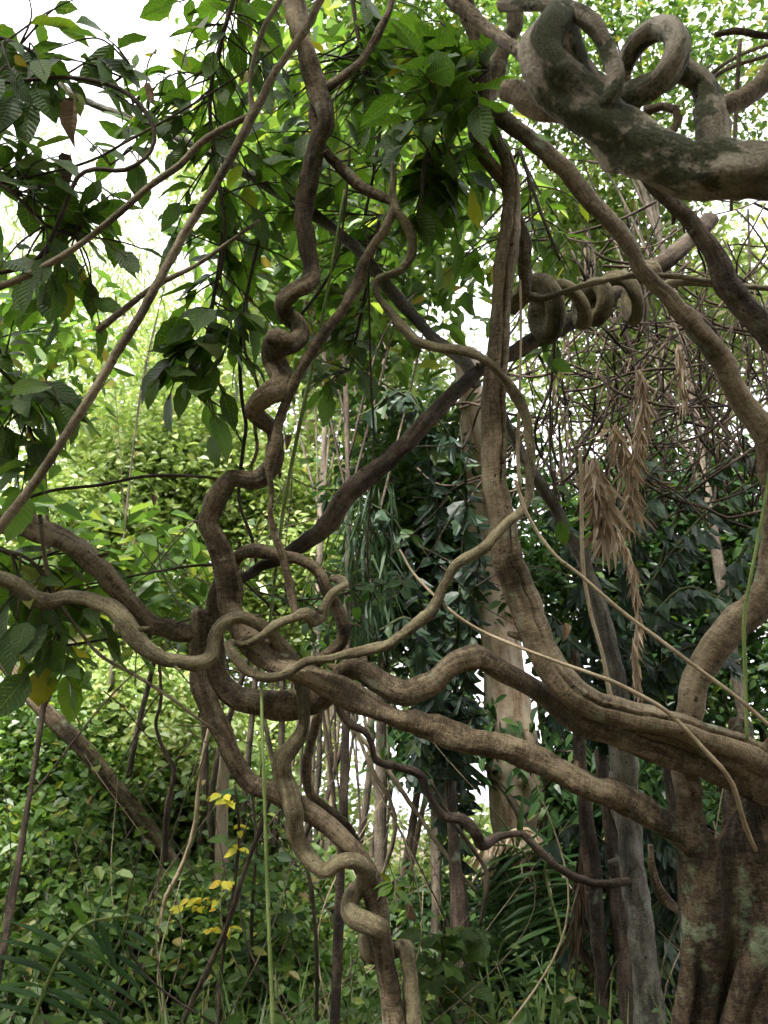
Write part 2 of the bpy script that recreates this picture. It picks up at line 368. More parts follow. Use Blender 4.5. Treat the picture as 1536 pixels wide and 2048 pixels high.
def leafy(name, label, cat, blobs, mat, ln=.12, asp=.5, clump=.25, per=14, shape='oval', droop=.35, trunk=None, trunk_w=.06, bark='bark_bg', group=None, nbr=6, lean=0):
    """a tree or bush: trunk (from the ground), branches and one crown. blobs: (px, py, rx, ry, d, depth_r, nclumps)"""
    B = []
    for (px, py, rx, ry, d, dr, n) in blobs:
        B.append((P(px, py, d), (px2m(rx, d), dr, px2m(ry, d)), n))
    pos, cl = cloud_points(B, clump, per)
    zmin = .04; keep = pos[:, 2] > zmin; pos = pos[keep]
    n = len(pos); d, nr = rand_orient(n, droop)
    L = ln * (.6 + .8 * rng.random(n)); W = L * asp * (.8 + .4 * rng.random(n))
    ctr = np.mean([b[0] for b in B], 0); bx, by = (ctr[0] + lean, ctr[1]) if trunk is None else trunk
    root = empty(name, (bx, by, 0), label, cat, group)
    c = put('crown', leaf_cloud(name + '_crown', pos, d, nr, L, W, mat, shape), root); c['kind'] = 'stuff'
    top = max(B, key=lambda b: b[0][2])[0]
    h = max(.3, min(ctr[2], top[2]) * .75)
    tp = catmull([(bx, by, -.1, trunk_w), (bx + .05, by, h * .5, trunk_w * .85), (ctr[0], ctr[1], h, trunk_w * .6), (*(top * .7 + ctr * .3), trunk_w * .25)], max(.12, h / 14))
    put('trunk', tube_mesh(name + '_trunk', tp, M[bark], segs=8, rough=.05, seed=int(abs(bx * 10)) % 50), root)
    sel = rng.choice(len(cl), min(nbr, len(cl)), replace=False)
    for k in sel:
        z0 = np.clip(rng.uniform(.35, .95), 0, 1); i0 = int(z0 * (len(tp) - 1)); a = tp[i0, :3]; e = cl[k]
        if e[2] < .1: continue
        mid = (a + e) / 2 + np.array((rng.normal() * .1, rng.normal() * .1, .12 * np.linalg.norm(e - a)))
        bp = catmull([(*a, trunk_w * .35), (*mid, trunk_w * .25), (*e, trunk_w * .1)], .15)
        put('branch', tube_mesh(name + '_branch', bp, M[bark], segs=5, rough=.05), root)
    return root

# ------------------------------------------------------------------ single large leaves (one object each, shared meshes)
def big_leaf_mesh(name, mat, curl, fold, asp=.46, n=9, teeth=True, wav=0.0, droop=.25):
    V, U = [], []; t = np.linspace(0, 1, n)
    for v in t:
        wv = asp * .5 * (math.sin(math.pi * min(1, v * 1.02) ** .82) ** .85 if 0 < v < 1 else 0) + .004
        z = -droop * v * v + curl * math.sin(v * 3.1) * .1
        yy = v * (1 - .12 * abs(droop) * v)
        V.append((0, yy, z)); U.append((0, v, 0))
        for sg in (-1, 1):
            e = wv * (1 + (.06 * (-1) ** int(v * (n - 1)) if teeth else 0))
            V.append((sg * e, yy + e * .12, z + fold * e + wav * math.sin(v * 9 + sg) * e)); U.append((sg, v, 0))
    L, S = [], []
    for i in range(n - 1):
        a = i * 3; b = a + 3
        L += [a, a + 1, b + 1, b]; S.append(4); L += [a + 2, a, b, b + 2]; S.append(4)
    return mesh_np(name, V, L, S, mat, True, {'luv': ('FLOAT_VECTOR', U)})
BIG = [big_leaf_mesh('big_leaf_%d' % k, M['big_leaf'], random.uniform(-1, 1), random.uniform(.15, .5), random.uniform(.42, .56), wav=random.uniform(.05, .22), droop=random.uniform(.05, .45)) for k in range(7)]
DRY = [big_leaf_mesh('dry_leaf_%d' % k, M['leaf_dry'], random.uniform(-2, 2), random.uniform(.8, 1.3), .45, wav=.5, droop=.6) for k in range(3)]
YEL = [big_leaf_mesh('yellow_leaf_%d' % k, M['leaf_yellow'], random.uniform(-1, 1), .25, .5, n=6, teeth=False) for k in range(2)]
SMALL = [big_leaf_mesh('small_leaf_%d' % k, M['palm_leaf'], random.uniform(-1, 1), .25, .55, n=6, teeth=False) for k in range(3)]
def place_leaf(mesh, base, d, nrm, size, parent, name='leaf', wscale=1.0):
    d = np.array(d, float); d /= np.linalg.norm(d) + 1e-9; nrm = np.array(nrm, float); nrm -= d * (nrm @ d); nrm /= np.linalg.norm(nrm) + 1e-9
    x = np.cross(d, nrm)
    o = bpy.data.objects.new(name, mesh); link(o); o.parent = parent
    pw = np.array(parent_world(parent))
    o.matrix_basis = Matrix(((x[0] * size * wscale, d[0] * size, nrm[0] * size, base[0] - pw[0]), (x[1] * size * wscale, d[1] * size, nrm[1] * size, base[1] - pw[1]), (x[2] * size * wscale, d[2] * size, nrm[2] * size, base[2] - pw[2]), (0, 0, 0, 1)))
    return o
def twig_leaves(root, a, e, nleaf, size, meshes, w=.006, mat='twig', droop=.5, sag=.0, depthbias=0.0):
    """a twig from a to e with alternate leaves on its outer two thirds"""
    a = np.array(a); e = np.array(e); ln = np.linalg.norm(e - a)
    mid = (a + e) / 2 + np.array((random.gauss(0, .06), random.gauss(0, .06), .10 - sag)) * ln
    p = catmull([(*a, w), (*mid, w * .8), (*e, w * .45)], max(.03, ln / 14))
    put('twig', tube_mesh('twig', p, M[mat], segs=5, rough=.06, seed=random.randint(0, 60)), root)
    for k in range(nleaf):
        t = .3 + .7 * (k + .5) / nleaf if nleaf > 1 else 1
        i = min(len(p) - 1, int(t * (len(p) - 1))); b = p[i, :3]; T = p[i, :3] - p[max(0, i - 1), :3]; T = T / (np.linalg.norm(T) + 1e-9)
        s = np.cross(T, (0, 0, 1)); s /= np.linalg.norm(s) + 1e-9
        sg = 1 if k % 2 else -1
        d = T * random.uniform(.2, .8) + s * sg * random.uniform(.6, 1.1) + np.array((random.gauss(0, .25), random.gauss(0, .2), -random.uniform(.1, 1.1) * droop))
        if k == nleaf - 1: d = T + np.array((0, 0, -droop * .5))
        nr = np.array((random.gauss(0, .55), random.gauss(-.8, .55), .9))
        place_leaf(random.choice(meshes), b, d, nr, size * random.uniform(.45, 1.3), root, wscale=random.uniform(.75, 1.1))
def nearest(path, q):
    return path[np.argmin(((path[:, :3] - q) ** 2).sum(1)), :3]

# ================================================================== the great liana tree on the right
STEP = .022
def liana(name, label, cat, spec, mat, parent=None, dd=0.0, ws=1.0, ground=None, segs=14, group=None, **kw):
    r = rows(spec, dd, ws)
    if ground == 'end': r = to_ground(r)
    if ground == 'start': r = to_ground(r, 0)
    p = catmull(r, STEP if r[:, 3].max() > .02 else .04)
    if r[:, 3].max() > .018:
        rk = np.random.default_rng(len(spec)); ss = np.concatenate(([0], np.cumsum(np.linalg.norm(np.diff(p[:, :3], axis=0), axis=1)))); rm = r[:, 3].mean()
        for ax_ in range(3):
            for wl, am in ((9, .06), (5, .05), (2.6, .035)):
                p[:, ax_] += rm * am * np.sin(ss / (rm * wl) * 2 * np.pi * rk.uniform(.7, 1.3) + rk.uniform(0, 6.28))
    kw['rough'] = kw.get('rough', .05) * (1.35 if r[:, 3].max() > .02 else 1); kw.setdefault('seed', abs(hash(spec[:9])) % 1 + len(spec) % 40)
    V_, L_, S_, tv_ = tube_data(p, segs=segs, **kw); L_ = list(L_); S_ = list(S_)
    if r[:, 3].max() > .018:
        for _ in range(max(2, int(len(p) / 40))):        # broken side shoots and nubs
            i = random.randint(5, len(p) - 6) if len(p) > 14 else len(p) // 2; T = p[min(i + 1, len(p) - 1), :3] - p[i - 1, :3]; T /= np.linalg.norm(T) + 1e-9
            u = np.cross(T, rng.normal(size=3)); u /= np.linalg.norm(u) + 1e-9; rr_ = p[i, 3]; w0 = rr_ * random.uniform(.14, .32); ln_ = rr_ * random.uniform(.25, .9)
            q = catmull([(*(p[i, :3] + u * rr_ * .75), w0 * 1.5), (*(p[i, :3] + u * rr_ * 1.02), w0), (*(p[i, :3] + u * (rr_ + ln_) + T * ln_ * .5), w0 * .6)], .01)
            a_, b_, c_, d_ = tube_data(q, segs=7, rough=.06, seed=3)
            L_ += (np.asarray(b_) + len(V_)).tolist(); S_ += list(c_); V_ = np.vstack((V_, a_)); tv_ = np.vstack((tv_, d_ + np.array((0, 0, p[i, 0]))))
    o = put(name, mesh_np(name, V_, L_, S_, M[mat], True, {'tv': ('FLOAT_VECTOR', tv_)}), parent)
    if label and parent is None: tag(o, label, cat, group)
    elif label: o['label'] = label
    return o, p

tb = P(1430, 2048, 4.1)
tree = empty('liana_tree', (tb[0], tb[1], 0), 'massive brown liana tree with fluted forked trunk and long looping limbs', 'tree')
# fused trunk: several stems voxel-joined into one skin
stems = [
    ("1378 1560 56 4.02, 1379 1620 62, 1388 1686 78 4.02, 1404 1750 100 4.05, 1412 1840 104, 1408 1940 88 4.08, 1398 2060 74", 'end'),
    ("1585 1560 120 4.0, 1556 1640 130 4.05, 1505 1715 130 4.1, 1478 1790 140 4.15, 1468 1880 130, 1450 1980 100, 1440 2070 90", 'end'),
    ("1480 1440 44 4.4, 1478 1540 50 4.35, 1472 1640 56 4.3, 1470 1740 70 4.25, 1462 1840 80 4.2", None),
    ("1590 1780 70 3.95, 1545 1850 62 3.9, 1505 1930 54 3.88, 1475 2010 52 3.9, 1462 2070 54", 'end'),
    ("1560 1860 80 3.95, 1536 1960 100 3.95, 1525 2070 110", 'end'),
    ("1600 1700 160 4.2, 1560 1800 200 4.25, 1530 1900 190 4.2, 1510 2070 170", 'end'),
    ("1412 1770 70 4.06, 1398 1700 84 4.04, 1368 1668 70 4.0, 1338 1651 60 3.985, 1300 1629 55 3.965", None),
    ("1392 1820 50 4.0, 1382 1900 34 3.98, 1372 1980 32, 1362 2070 36", 'end'),
]
paths = []
for s, g in stems:
    r = rows(s); r = to_ground(r, flare=1.35) if g else r
    paths.append(catmull(r, .04))
raw = multi_tube('trunk_raw', paths, None, segs=20, rough=.045)
tmp = bpy.data.objects.new('trunk_tmp', raw); link(tmp)
m1 = tmp.modifiers.new('r', 'REMESH'); m1.mode = 'VOXEL'; m1.voxel_size = .014
m2 = tmp.modifiers.new('s', 'SMOOTH'); m2.factor = .5; m2.iterations = 7
dg = bpy.context.evaluated_depsgraph_get(); me = bpy.data.meshes.new_from_object(tmp.evaluated_get(dg)); me.name = 'trunk'
bpy.data.objects.remove(tmp); me.materials.clear()
M['bark_trunk_o'] = bark('fused_trunk_bark', (.026, .019, .012), (.092, .066, .040), (.19, .145, .09), ring=1.0, lichen=.62, lichen_col=(.30, .40, .24), bump=.8, use_obj=True)
me.materials.append(M['bark_trunk_o'])
me.polygons.foreach_set('use_smooth', np.ones(len(me.polygons), dtype=bool))
put('trunk', me, tree)

# limb climbing to the corkscrew
liana('limb', 'long diagonal limb that rises into a thick corkscrew', None,
 """1345 1654 54 3.99, 1318 1640 54 3.975, 1268 1611 54 3.95, 1193 1576 52 3.92, 1118 1541 50 3.9, 1018 1500 50, 933 1478 50, 843 1449 50, 768 1424 48, 700 1394 50 3.88,
 650 1369 50, 600 1344 48, 550 1318 50 3.92, 508 1292 52 3.98, 484 1258 50 4.02, 462 1222 44 4.02, 457 1184 42, 450 1134 44 4.0, 437 1089 46, 420 1054 46 3.98,
 422 1022 46, 440 985 46 3.95, 464 958 36 3.94, 488 962 34, 520 955 36 3.96, 543 925 38 4.0, 549 892 38 4.03, 547 862 36 4.05, 530 842 36 4.0, 508 818 36 3.93, 534 792 38 3.88, 563 770 40 3.9, 562 745 36 3.97,
 549 716 36 3.98, 546 690 38 3.92, 572 690 36 3.88, 598 678 34 3.95, 600 650 34 4.05, 576 630 34 4.1, 567 605 36 4.0, 590 582 36 3.9, 616 566 38 3.92, 624 540 40 4.0, 613 490 42 4.0, 606 430 34, 618 370 34, 632 300 34 3.98, 650 238 34 3.95, 636 180 40 4.0, 615 122 42, 602 70 38, 592 5 42 4.05, 585 -80 42 4.1""",
 'bark', tree, segs=18, rough=.06, twist=5, knots=.18, groove=.06)
liana('burl', 'lumpy knob in the corkscrew', None, "537 682 22 3.86, 545 670 30 3.85, 563 674 30 3.83, 582 688 20 3.84", 'bark_v', tree, segs=14, rough=.1)

# twin-stemmed limb: horizontal from the trunk, then up as the tall ringed stem
V_spec = """1640 1590 90 4.05, 1570 1555 84 4.0, 1500 1508 72 3.9, 1440 1482 64 3.86, 1350 1452 54 3.84, 1250 1427 52 3.84, 1185 1406 54 3.84, 1150 1392 60 3.84, 1113 1352 62 3.86, 1088 1300 62 3.88, 1058 1232 60 3.9, 1032 1160 58, 1013 1099 56, 1001 1024 52 3.92,
 991 962 50, 987 862 48 3.95, 988 792 46, 994 712 46, 1002 612 44 4.0, 1008 540 44, 1016 490 44, 1022 430 38 4.05, 1024 362 34, 1013 316 32, 990 276 30 4.1, 968 232 32 4.1, 970 180 26 4.1, 966 128 26, 953 77 28, 938 30 32, 915 -60 32"""
liana('limb', 'tall upright ringed limb with a dark seam and pale lichen', None, V_spec, 'bark_v', tree, segs=64, rough=.03, groove=.5, twist=.0, groove_at=-.1, groove_w=.09)
liana('limb', 'slender strand twisted against the tall ringed limb', None,
 "1050 590 22 4.1, 1050 540 24, 1048 490 24, 1036 440 24 4.12, 1012 372 26 4.12, 988 335 28 4.05, 962 300 28, 950 262 28 4.08, 962 226 26 4.08, 985 170 28 4.15, 1003 107 32 4.15, 1026 60 36, 1032 10 36, 1034 -60 36", 'bark', tree, segs=14, twist=2)
liana('limb', 'lower twin strand that humps and sags into the knot', None,
 """1640 1650 70 4.1, 1540 1592 66 4.05, 1468 1556 58 3.98, 1393 1524 52 3.95, 1318 1499 46 3.93, 1243 1474 44 3.93, 1168 1449 46 3.93, 1128 1421 48 3.97, 1093 1393 46 4.0, 1058 1376 44, 1018 1352 46, 988 1328 50, 953 1313 52, 920 1320 46, 893 1340 40, 858 1368 44, 808 1384 52, 768 1370 52 4.02, 735 1347 48, 702 1343 46 4.05,
 668 1370 50 4.1, 625 1402 54 4.12, 575 1410 58, 525 1408 58, 478 1394 54, 445 1372 50, 432 1340 46, 428 1300 42 4.14, 426 1260 38 4.16, 428 1222 34 4.17, 436 1170 28 4.17, 440 1120 20 4.15""", 'bark', tree, segs=18, rough=.05, twist=1, groove=.07)
liana('limb', 'broad fold where the twin strands fuse', None, "1640 1620 100 4.06, 1545 1570 92 4.0, 1478 1525 62 3.95, 1400 1490 40 3.9, 1310 1462 26 3.88, 1240 1446 18 3.86", 'bark_v', tree, segs=18, rough=.05, groove=.12, twist=.6)
# the arching limb that leaves the frame on the right and comes back
liana('limb', 'arching limb bending far out to the right and back', None,
 """1378 1590 54 4.02, 1374 1540 54 4.05, 1372 1480 54 4.08, 1378 1414 56 4.08, 1393 1364 60, 1423 1304 62, 1468 1254 62 4.05, 1513 1210 62, 1546 1140 60 4.05, 1556 1050 56, 1552 960 52, 1536 890 48 4.0, 1518 850 44, 1488 808 42, 1463 765 40, 1438 712 42, 1403 667 42 3.95, 1358 617 40, 1313 572 38, 1273 522 38, 1248 478 38, 1203 425 36 3.95, 1158 375 34, 1118 328 33, 1068 282 30 3.98, 1018 248 29 4.02, 973 222 30 4.08""",
 'bark_v', tree, segs=18, rough=.035)
liana('burl', 'swollen node where limbs meet', None, "945 236 14 4.06, 962 224 34 4.05, 980 216 30 4.05, 992 210 12 4.06", 'bark_v', tree, rough=.12)

# ================================================================== other lianas
liana('liana', 'thick knobbly brown liana sagging from the left into the cut stump', 'liana',
 "-60 1030 38 4.05, 0 1042 40, 50 1052 44, 100 1067 44, 140 1091 44, 176 1118 46, 210 1148 48, 236 1180 46 4.08, 262 1210 42 4.1, 296 1242 40 4.12, 340 1258 40 4.12, 385 1266 38 4.12, 398 1268 30 4.12", 'bark', segs=16, rough=.06, knots=.15, twist=1)
liana('liana', 'upright stump stem with rounded top curving down to the twin posts', 'liana',
 "395 1222 32 4.1, 395 1264 34, 397 1304 33, 400 1344 34, 408 1384 35 4.05, 424 1424 37, 444 1464 38, 462 1504 38, 484 1546 38 4.05, 515 1573 40, 560 1594 40, 610 1619 43, 650 1648 43, 685 1678 42, 712 1708 42, 738 1752 40 4.08, 752 1800 40, 756 1842 42, 764 1890 44 4.05, 776 1945 46, 784 2040 46", 'bark', ground='end', segs=16, rough=.045, twist=1)
liana('liana', 'pale serpentine liana winding in front of the knot, coiling down round its post', 'liana',
 """-60 1130 32 3.7, 0 1156 32 3.7, 35 1171 31, 65 1193 35, 95 1203 34, 130 1197 29, 170 1197 29, 210 1209 32, 240 1230 36, 260 1259 36, 282 1288 36, 320 1313 31, 365 1326 31 3.75, 400 1326 33 3.8, 424 1309 31 3.85, 429 1279 28, 444 1250 29, 475 1236 28 3.86, 510 1241 28 3.86, 540 1264 26 3.88, 566 1294 26 3.92, 588 1326 26 4.0,
 600 1364 26 4.04, 607 1404 28 4.0, 607 1449 28 3.98, 590 1489 30, 567 1514 32, 569 1556 29 4.0, 583 1590 30 3.96, 588 1622 34 3.95, 592 1671 35 4.0, 614 1714 36 4.02, 650 1740 34 3.98, 676 1726 34 3.95, 705 1721 34 3.95, 733 1742 34 4.0, 724 1768 34 4.1, 706 1790 36 4.08, 697 1818 34 4.02, 716 1838 34 3.97, 744 1850 36 3.94, 762 1862 34 4.0, 740 1880 32 4.16, 727 1888 34 4.1, 745 1912 36 4.1, 790 1900 36 4.16, 812 1894 38 4.12, 818 1925 38 4.08, 822 2040 38""", 'bark_olive', ground='end', segs=16, rough=.05, twist=2, knots=.14)
liana('liana', 'slim smooth liana forking beside the corkscrew and dropping dark into the knot', 'liana',
 """800 -60 16 4.0, 778 20 16, 762 58 17, 720 125 17, 675 160 18, 645 182 20, 628 215 19, 630 260 19, 650 300 20, 685 340 20, 725 375 20, 765 396 20, 788 408 20 3.98, 772 452 18 3.95, 748 490 18, 728 524 18, 717 566 20, 690 612 20 3.9, 650 667 22 3.88, 610 722 23 3.88, 590 762 22, 570 807 21 3.9, 556 852 22, 550 892 26 3.9, 538 934 19 3.9, 543 980 13 3.92, 541 1024 11, 547 1064 14, 565 1109 16, 575 1154 17, 585 1199 17, 593 1232 16 3.86""", 'bark', segs=12, rough=.05, knots=.2)
liana('liana', 'winding grey brown liana crossing the ringed limb twice and curling at the knot', 'liana',
 """786 330 12 4.0, 788 405 16 3.98, 800 432 17 3.95, 820 465 18, 823 508 18, 802 540 16, 772 552 16, 752 564 16, 754 590 16, 783 627 17 3.92, 808 657 18 3.88, 838 684 20 3.85, 883 697 19 3.82, 928 702 20 3.8, 973 722 20 3.78, 1008 757 20 3.8, 1033 792 20 3.82, 1053 842 19 3.84, 1060 887 19, 1061 947 19, 1057 992 18 3.82, 1036 1028 20 3.78, 1013 1046 20 3.76, 988 1074 20 3.76, 958 1104 20 3.78, 913 1129 20 3.8, 888 1169 21, 868 1214 23, 833 1249 24, 798 1274 22, 768 1292 19, 710 1304 19, 660 1318 18 3.78, 610 1324 18, 580 1345 18, 540 1354 20, 500 1344 20, 471 1318 20 3.78, 457 1290 18 3.8, 464 1283 15 3.84, 482 1290 15 3.86, 515 1278 16 3.84, 550 1250 17 3.82, 585 1236 18 3.82, 610 1226 24 3.8, 628 1240 28 3.86, 644 1234 22 3.88, 655 1200 19 3.86, 672 1180 17 3.84, 690 1170 17 3.88, 680 1158 16 3.96, 664 1156 14 4.02""", 'bark_olive', segs=14, rough=.06, knots=.22, twist=3)
liana('liana', 'dark brown branch slanting from behind the ringed limb down to the knot', 'liana',
 """1420 440 30 5.2, 1338 517 30 5.0, 1268 557 30, 1208 602 31 4.9, 1143 642 32, 1078 677 34 4.7, 1020 708 34 4.5, 963 737 32 4.4, 933 762 32 4.35, 893 802 32 4.3, 843 852 33 4.25, 808 892 33, 768 928 33, 720 965 33 4.2, 685 1003 34, 668 1034 36, 645 1059 36, 615 1084 34 4.2, 588 1100 30, 550 1122 24 4.2, 520 1132 22, 500 1148 22, 470 1162 22 4.15, 455 1170 18""", 'bark_dark', segs=14, rough=.05, knots=.1)
liana('liana', 'brown looped liana arching over and dropping in a ring at the knot', 'liana',
 "468 1150 22 4.1, 470 1126 25 4.08, 485 1106 28 4.05, 515 1100 29, 560 1111 25 4.02, 600 1119 27, 635 1139 28, 650 1169 28, 668 1207 26 4.05, 684 1242 28, 686 1280 28 4.08, 668 1298 24 4.1, 650 1310 20 4.1, 625 1335 16 4.12", 'bark', segs=14, rough=.05, knots=.1)
liana('liana', 'long grey branch slanting through the leaves from the upper left', 'liana',
 "40 108 8 4.7, 80 140 10, 125 175 14, 170 202 16, 250 232 16, 320 260 17, 390 292 18 4.6, 450 322 19, 525 367 20, 590 405 22, 650 445 22, 715 500 22 4.5, 778 577 22, 818 622 22, 858 667 23, 898 699 25 4.45, 933 728 28 4.42, 953 772 22 4.42", 'bark_grey', segs=12, rough=.03)
liana('liana', 'straight jointed brown stem slanting down to the left edge', 'liana',
 "690 -100 16 3.4, 640 0 16 3.4, 610 60 16 3.4, 550 145 15, 520 205 17, 505 230 20, 470 300 18, 425 380 18, 385 440 18, 345 510 18, 280 632 18 3.35, 235 702 18, 195 772 19, 140 857 18, 85 942 18, 30 1017 20, -40 1100 20", 'stem', segs=12, rough=.02, knots=.15)
liana('liana', 'bowed thin brown stem joining the straight jointed stem', 'liana',
 "580 -60 12 3.42, 560 0 12, 530 50 11, 510 110 10, 500 165 9, 505 225 14, 495 235 14, 450 255 12, 400 287 14, 360 330 14, 300 372 13, 240 425 13, 165 485 12, 100 527 14, 40 557 14, -40 590 14", 'stem', segs=10, rough=.03, knots=.15)
liana('liana', 'short broken brown stem end hanging behind the straight jointed stem', 'liana',
 "520 440 6 3.5, 450 490 8, 390 532 9 3.5, 310 572 12, 250 617 13, 195 662 16", 'stem', segs=10, rough=.04)
liana('liana', 'S shaped dark twig curling at the upper left edge', 'liana',
 "-40 150 7 3.5, 0 165 7, 60 160 7, 120 155 8, 180 160 9, 240 178 10, 280 210 10, 308 258 9, 300 305 8, 250 340 9, 190 338 9, 155 355 9, 135 400 9, 110 460 9, 80 512 9, 40 537 9, -40 552 9", 'twig', segs=8, rough=.03)
liana('liana', 'thin arched twig beside the dead hanging leaf', 'liana', "-40 300 6 3.6, 0 265 6, 50 225 7, 90 205 7, 145 198 7", 'stem', segs=8, rough=.03)
liana('liana', 'long hair thin twig crossing the upper left sky', 'liana', "-40 372 5 3.5, 0 365 5, 120 340 6, 190 318 6, 250 285 6, 300 258 6, 400 200 5, 485 145 5, 560 90 4", 'twig', segs=6, rough=.03)
liana('liana', 'dark limb slanting off behind the mossy coil to the right edge', 'liana',
 "1280 330 30 3.6, 1318 380 34 3.6, 1368 430 36, 1418 495 38, 1453 567 40, 1490 615 42, 1536 667 45, 1600 740 45", 'bark_dark', segs=14, rough=.05, knots=.1)
# ---- mossy coil, close to the camera
moss = empty('mossy_liana', tuple(P(1300, 250, 2.2)), 'thick mossy grey liana curled into open loops overhead', 'liana')
liana('stem', 'massive moss covered coil', None,
 """1680 330 120 2.05, 1600 338 118 2.05, 1536 336 114 2.08, 1418 338 108 2.1, 1340 324 104 2.12, 1262 288 112 2.15, 1215 250 104 2.15, 1160 215 98 2.15, 1112 178 90 2.15, 1082 130 78 2.15, 1078 85 70 2.15, 1094 55 62 2.18, 1118 48 56 2.24, 1134 70 52 2.32, 1140 108 54 2.4, 1160 150 56 2.45, 1200 178 60 2.48, 1250 190 64 2.46, 1305 168 66 2.42, 1345 132 64 2.38, 1360 95 58 2.38, 1345 64 50 2.42, 1318 58 46 2.5, 1286 78 44 2.56, 1262 105 42 2.62, 1246 135 40 2.7, 1238 170 38 2.75""",
 'bark_moss', moss, segs=30, rough=.10, knots=.32, twist=1.0, groove=.1, groove_at=.5, groove_w=.3)
liana('branch', 'slimmer strand arching over and fusing with the coil', None,
 "1000 10 20 2.5, 1053 10 22 2.4, 1118 14 28 2.3, 1175 38 36 2.2, 1210 85 32 2.16, 1230 140 32 2.12, 1224 185 36 2.1, 1208 208 32 2.1, 1180 214 26 2.13", 'bark_moss', moss, segs=16, rough=.06, knots=.1)
liana('branch', 'side stem behind the coil', None, "1005 178 36 2.6, 1030 185 46 2.58, 1060 205 48 2.55, 1110 215 48 2.5, 1180 215 46 2.45", 'bark_v', moss, segs=14, rough=.06)
liana('branch', 'heavy shaded stem dropping behind the coil', None, "1340 130 50 2.55, 1383 150 48 2.6, 1413 185 52 2.6, 1425 240 60 2.55, 1425 310 66 2.5", 'bark_moss', moss, segs=16, rough=.07)
liana('branch', None, None, "1600 60 40 2.8, 1536 150 38 2.75, 1490 195 38 2.7, 1440 215 36 2.65", 'bark_v', moss, segs=14, rough=.05)
liana('branch', None, None, "1330 275 18 2.5, 1348 258 18, 1358 238 18, 1350 218 18, 1325 212 18 2.55, 1290 222 20 2.55", 'bark_v', moss, segs=10, rough=.06)
liana('liana', 'bare brown stem slanting from the top edge to the mossy coil', 'liana', "880 -50 40 3.0, 908 0 38 2.95, 943 32 34 2.9, 983 62 28 2.8, 1028 97 26 2.6, 1065 130 26 2.45", 'bark', segs=14, rough=.06)
liana('liana', 'thin curved stem over the right hand sky gap', 'liana', "1430 70 12 3.2, 1470 62 14, 1510 68 14, 1580 80 14", 'bark', segs=8)
for k, s in enumerate(("1480 80 9 2.9, 1475 160 9, 1468 300 9, 1462 420 8", "1400 165 9 3.2, 1470 115 8, 1560 80 8", "1390 190 10 3.3, 1450 140 9, 1540 110 9")):
    liana('twig', ('straight pale twig hanging behind the mossy coil', 'pale twig slanting upward right of the coil', 'second slanting twig right of the coil')[k], 'twig', s, 'stem', segs=7, rough=.03)

# ---- horizontal corkscrew on the dark branch
cork = empty('corkscrew_liana', tuple(P(1170, 600, 4.5)), 'tightly coiled corkscrew liana lying on the dark slanting branch', 'liana')
A = P(1052, 622, 4.42); Bq = P(1300, 588, 4.75); ax = Bq - A; axn = ax / np.linalg.norm(ax)
e1 = upv - axn * (upv @ axn); e1 /= np.linalg.norm(e1); e2 = np.cross(axn, e1)
hp = []
for t in np.linspace(0, 1, 60):
    a = t * 4.4 * 2 * math.pi - 1.2 + .9 * math.sin(t * 11); rr = px2m(40 + 8 * math.sin(t * 7.3 + 1) + 5 * math.sin(t * 19), 4.6)
    hp.append((*(A + ax * (t + .035 * math.sin(t * 17) + .03 * math.cos(a)) + rr * (math.cos(a) * e1 + math.sin(a) * e2 * .9)), px2m(16.5 + 3 * math.sin(t * 14), 4.6)))
tail = rows("1320 575 20 4.8, 1360 562 16 4.8, 1410 565 14 4.8, 1480 572 12 4.8, 1580 580 10 4.8")
put('coil', tube_mesh('coil', catmull(np.vstack((np.array(hp), tail)), .02), M['bark_olive'], segs=14, rough=.07, knots=.15), cork)
liana('shoot', 'thin straight shoot in front of the coil', None, "1020 622 30 4.25, 1036 602 30 4.22, 1060 594 22 4.2, 1085 598 14 4.2, 1143 578 12 4.2, 1208 561 11 4.2, 1278 551 11 4.22, 1340 552 10 4.25, 1420 562 9 4.3, 1560 580 8 4.4", 'bark_olive', cork, segs=10, rough=.04)

# ---- mid-ground stems
liana('sapling_trunk', 'lichen blotched leaning trunk beside the big trunk', 'tree',
 "1000 800 14 4.9, 1018 862 18 4.9, 1048 912 20, 1078 962 23, 1113 1022 26 5.0, 1128 1059 30, 1163 1114 32, 1188 1184 33, 1208 1249 34, 1223 1314 37, 1236 1400 40, 1244 1500 44, 1252 1600 48 5.1, 1262 1700 52, 1275 1800 56, 1290 1930 60, 1300 2060 62", 'bark_grey', ground='end', segs=14, rough=.04)
liana('liana', 'dark straight stem left of the lichen blotched trunk', 'liana',
 "1150 1300 18 5.4, 1153 1374 22, 1158 1499 24, 1168 1586 26, 1183 1736 29, 1198 1886 32, 1213 2040 35", 'bark_dark', ground='end', segs=12, rough=.05)
liana('liana', 'dark curling liana hanging from the knot across to the lichen blotched trunk', 'liana',
 """672 1400 14 4.35, 682 1425 15, 700 1449 16, 730 1464 16, 744 1490 15, 752 1520 16, 790 1532 16 4.5, 838 1548 18 4.6, 858 1590 18, 886 1632 20, 930 1642 20, 952 1668 22, 965 1690 20 4.7, 1000 1672 18 4.8, 1043 1668 16, 1078 1700 15, 1118 1736 14, 1168 1762 16 4.95, 1218 1768 16, 1262 1760 14 5.05""", 'bark_dark', segs=12, rough=.07, knots=.25)
liana('liana', 'short crooked brown liana poking out beside the big trunk', 'liana', "1300 1690 10 4.4, 1305 1736 15 4.4, 1316 1776 17, 1340 1806 18, 1372 1828 18 4.2, 1400 1840 18 4.1", 'bark', segs=12, rough=.08)
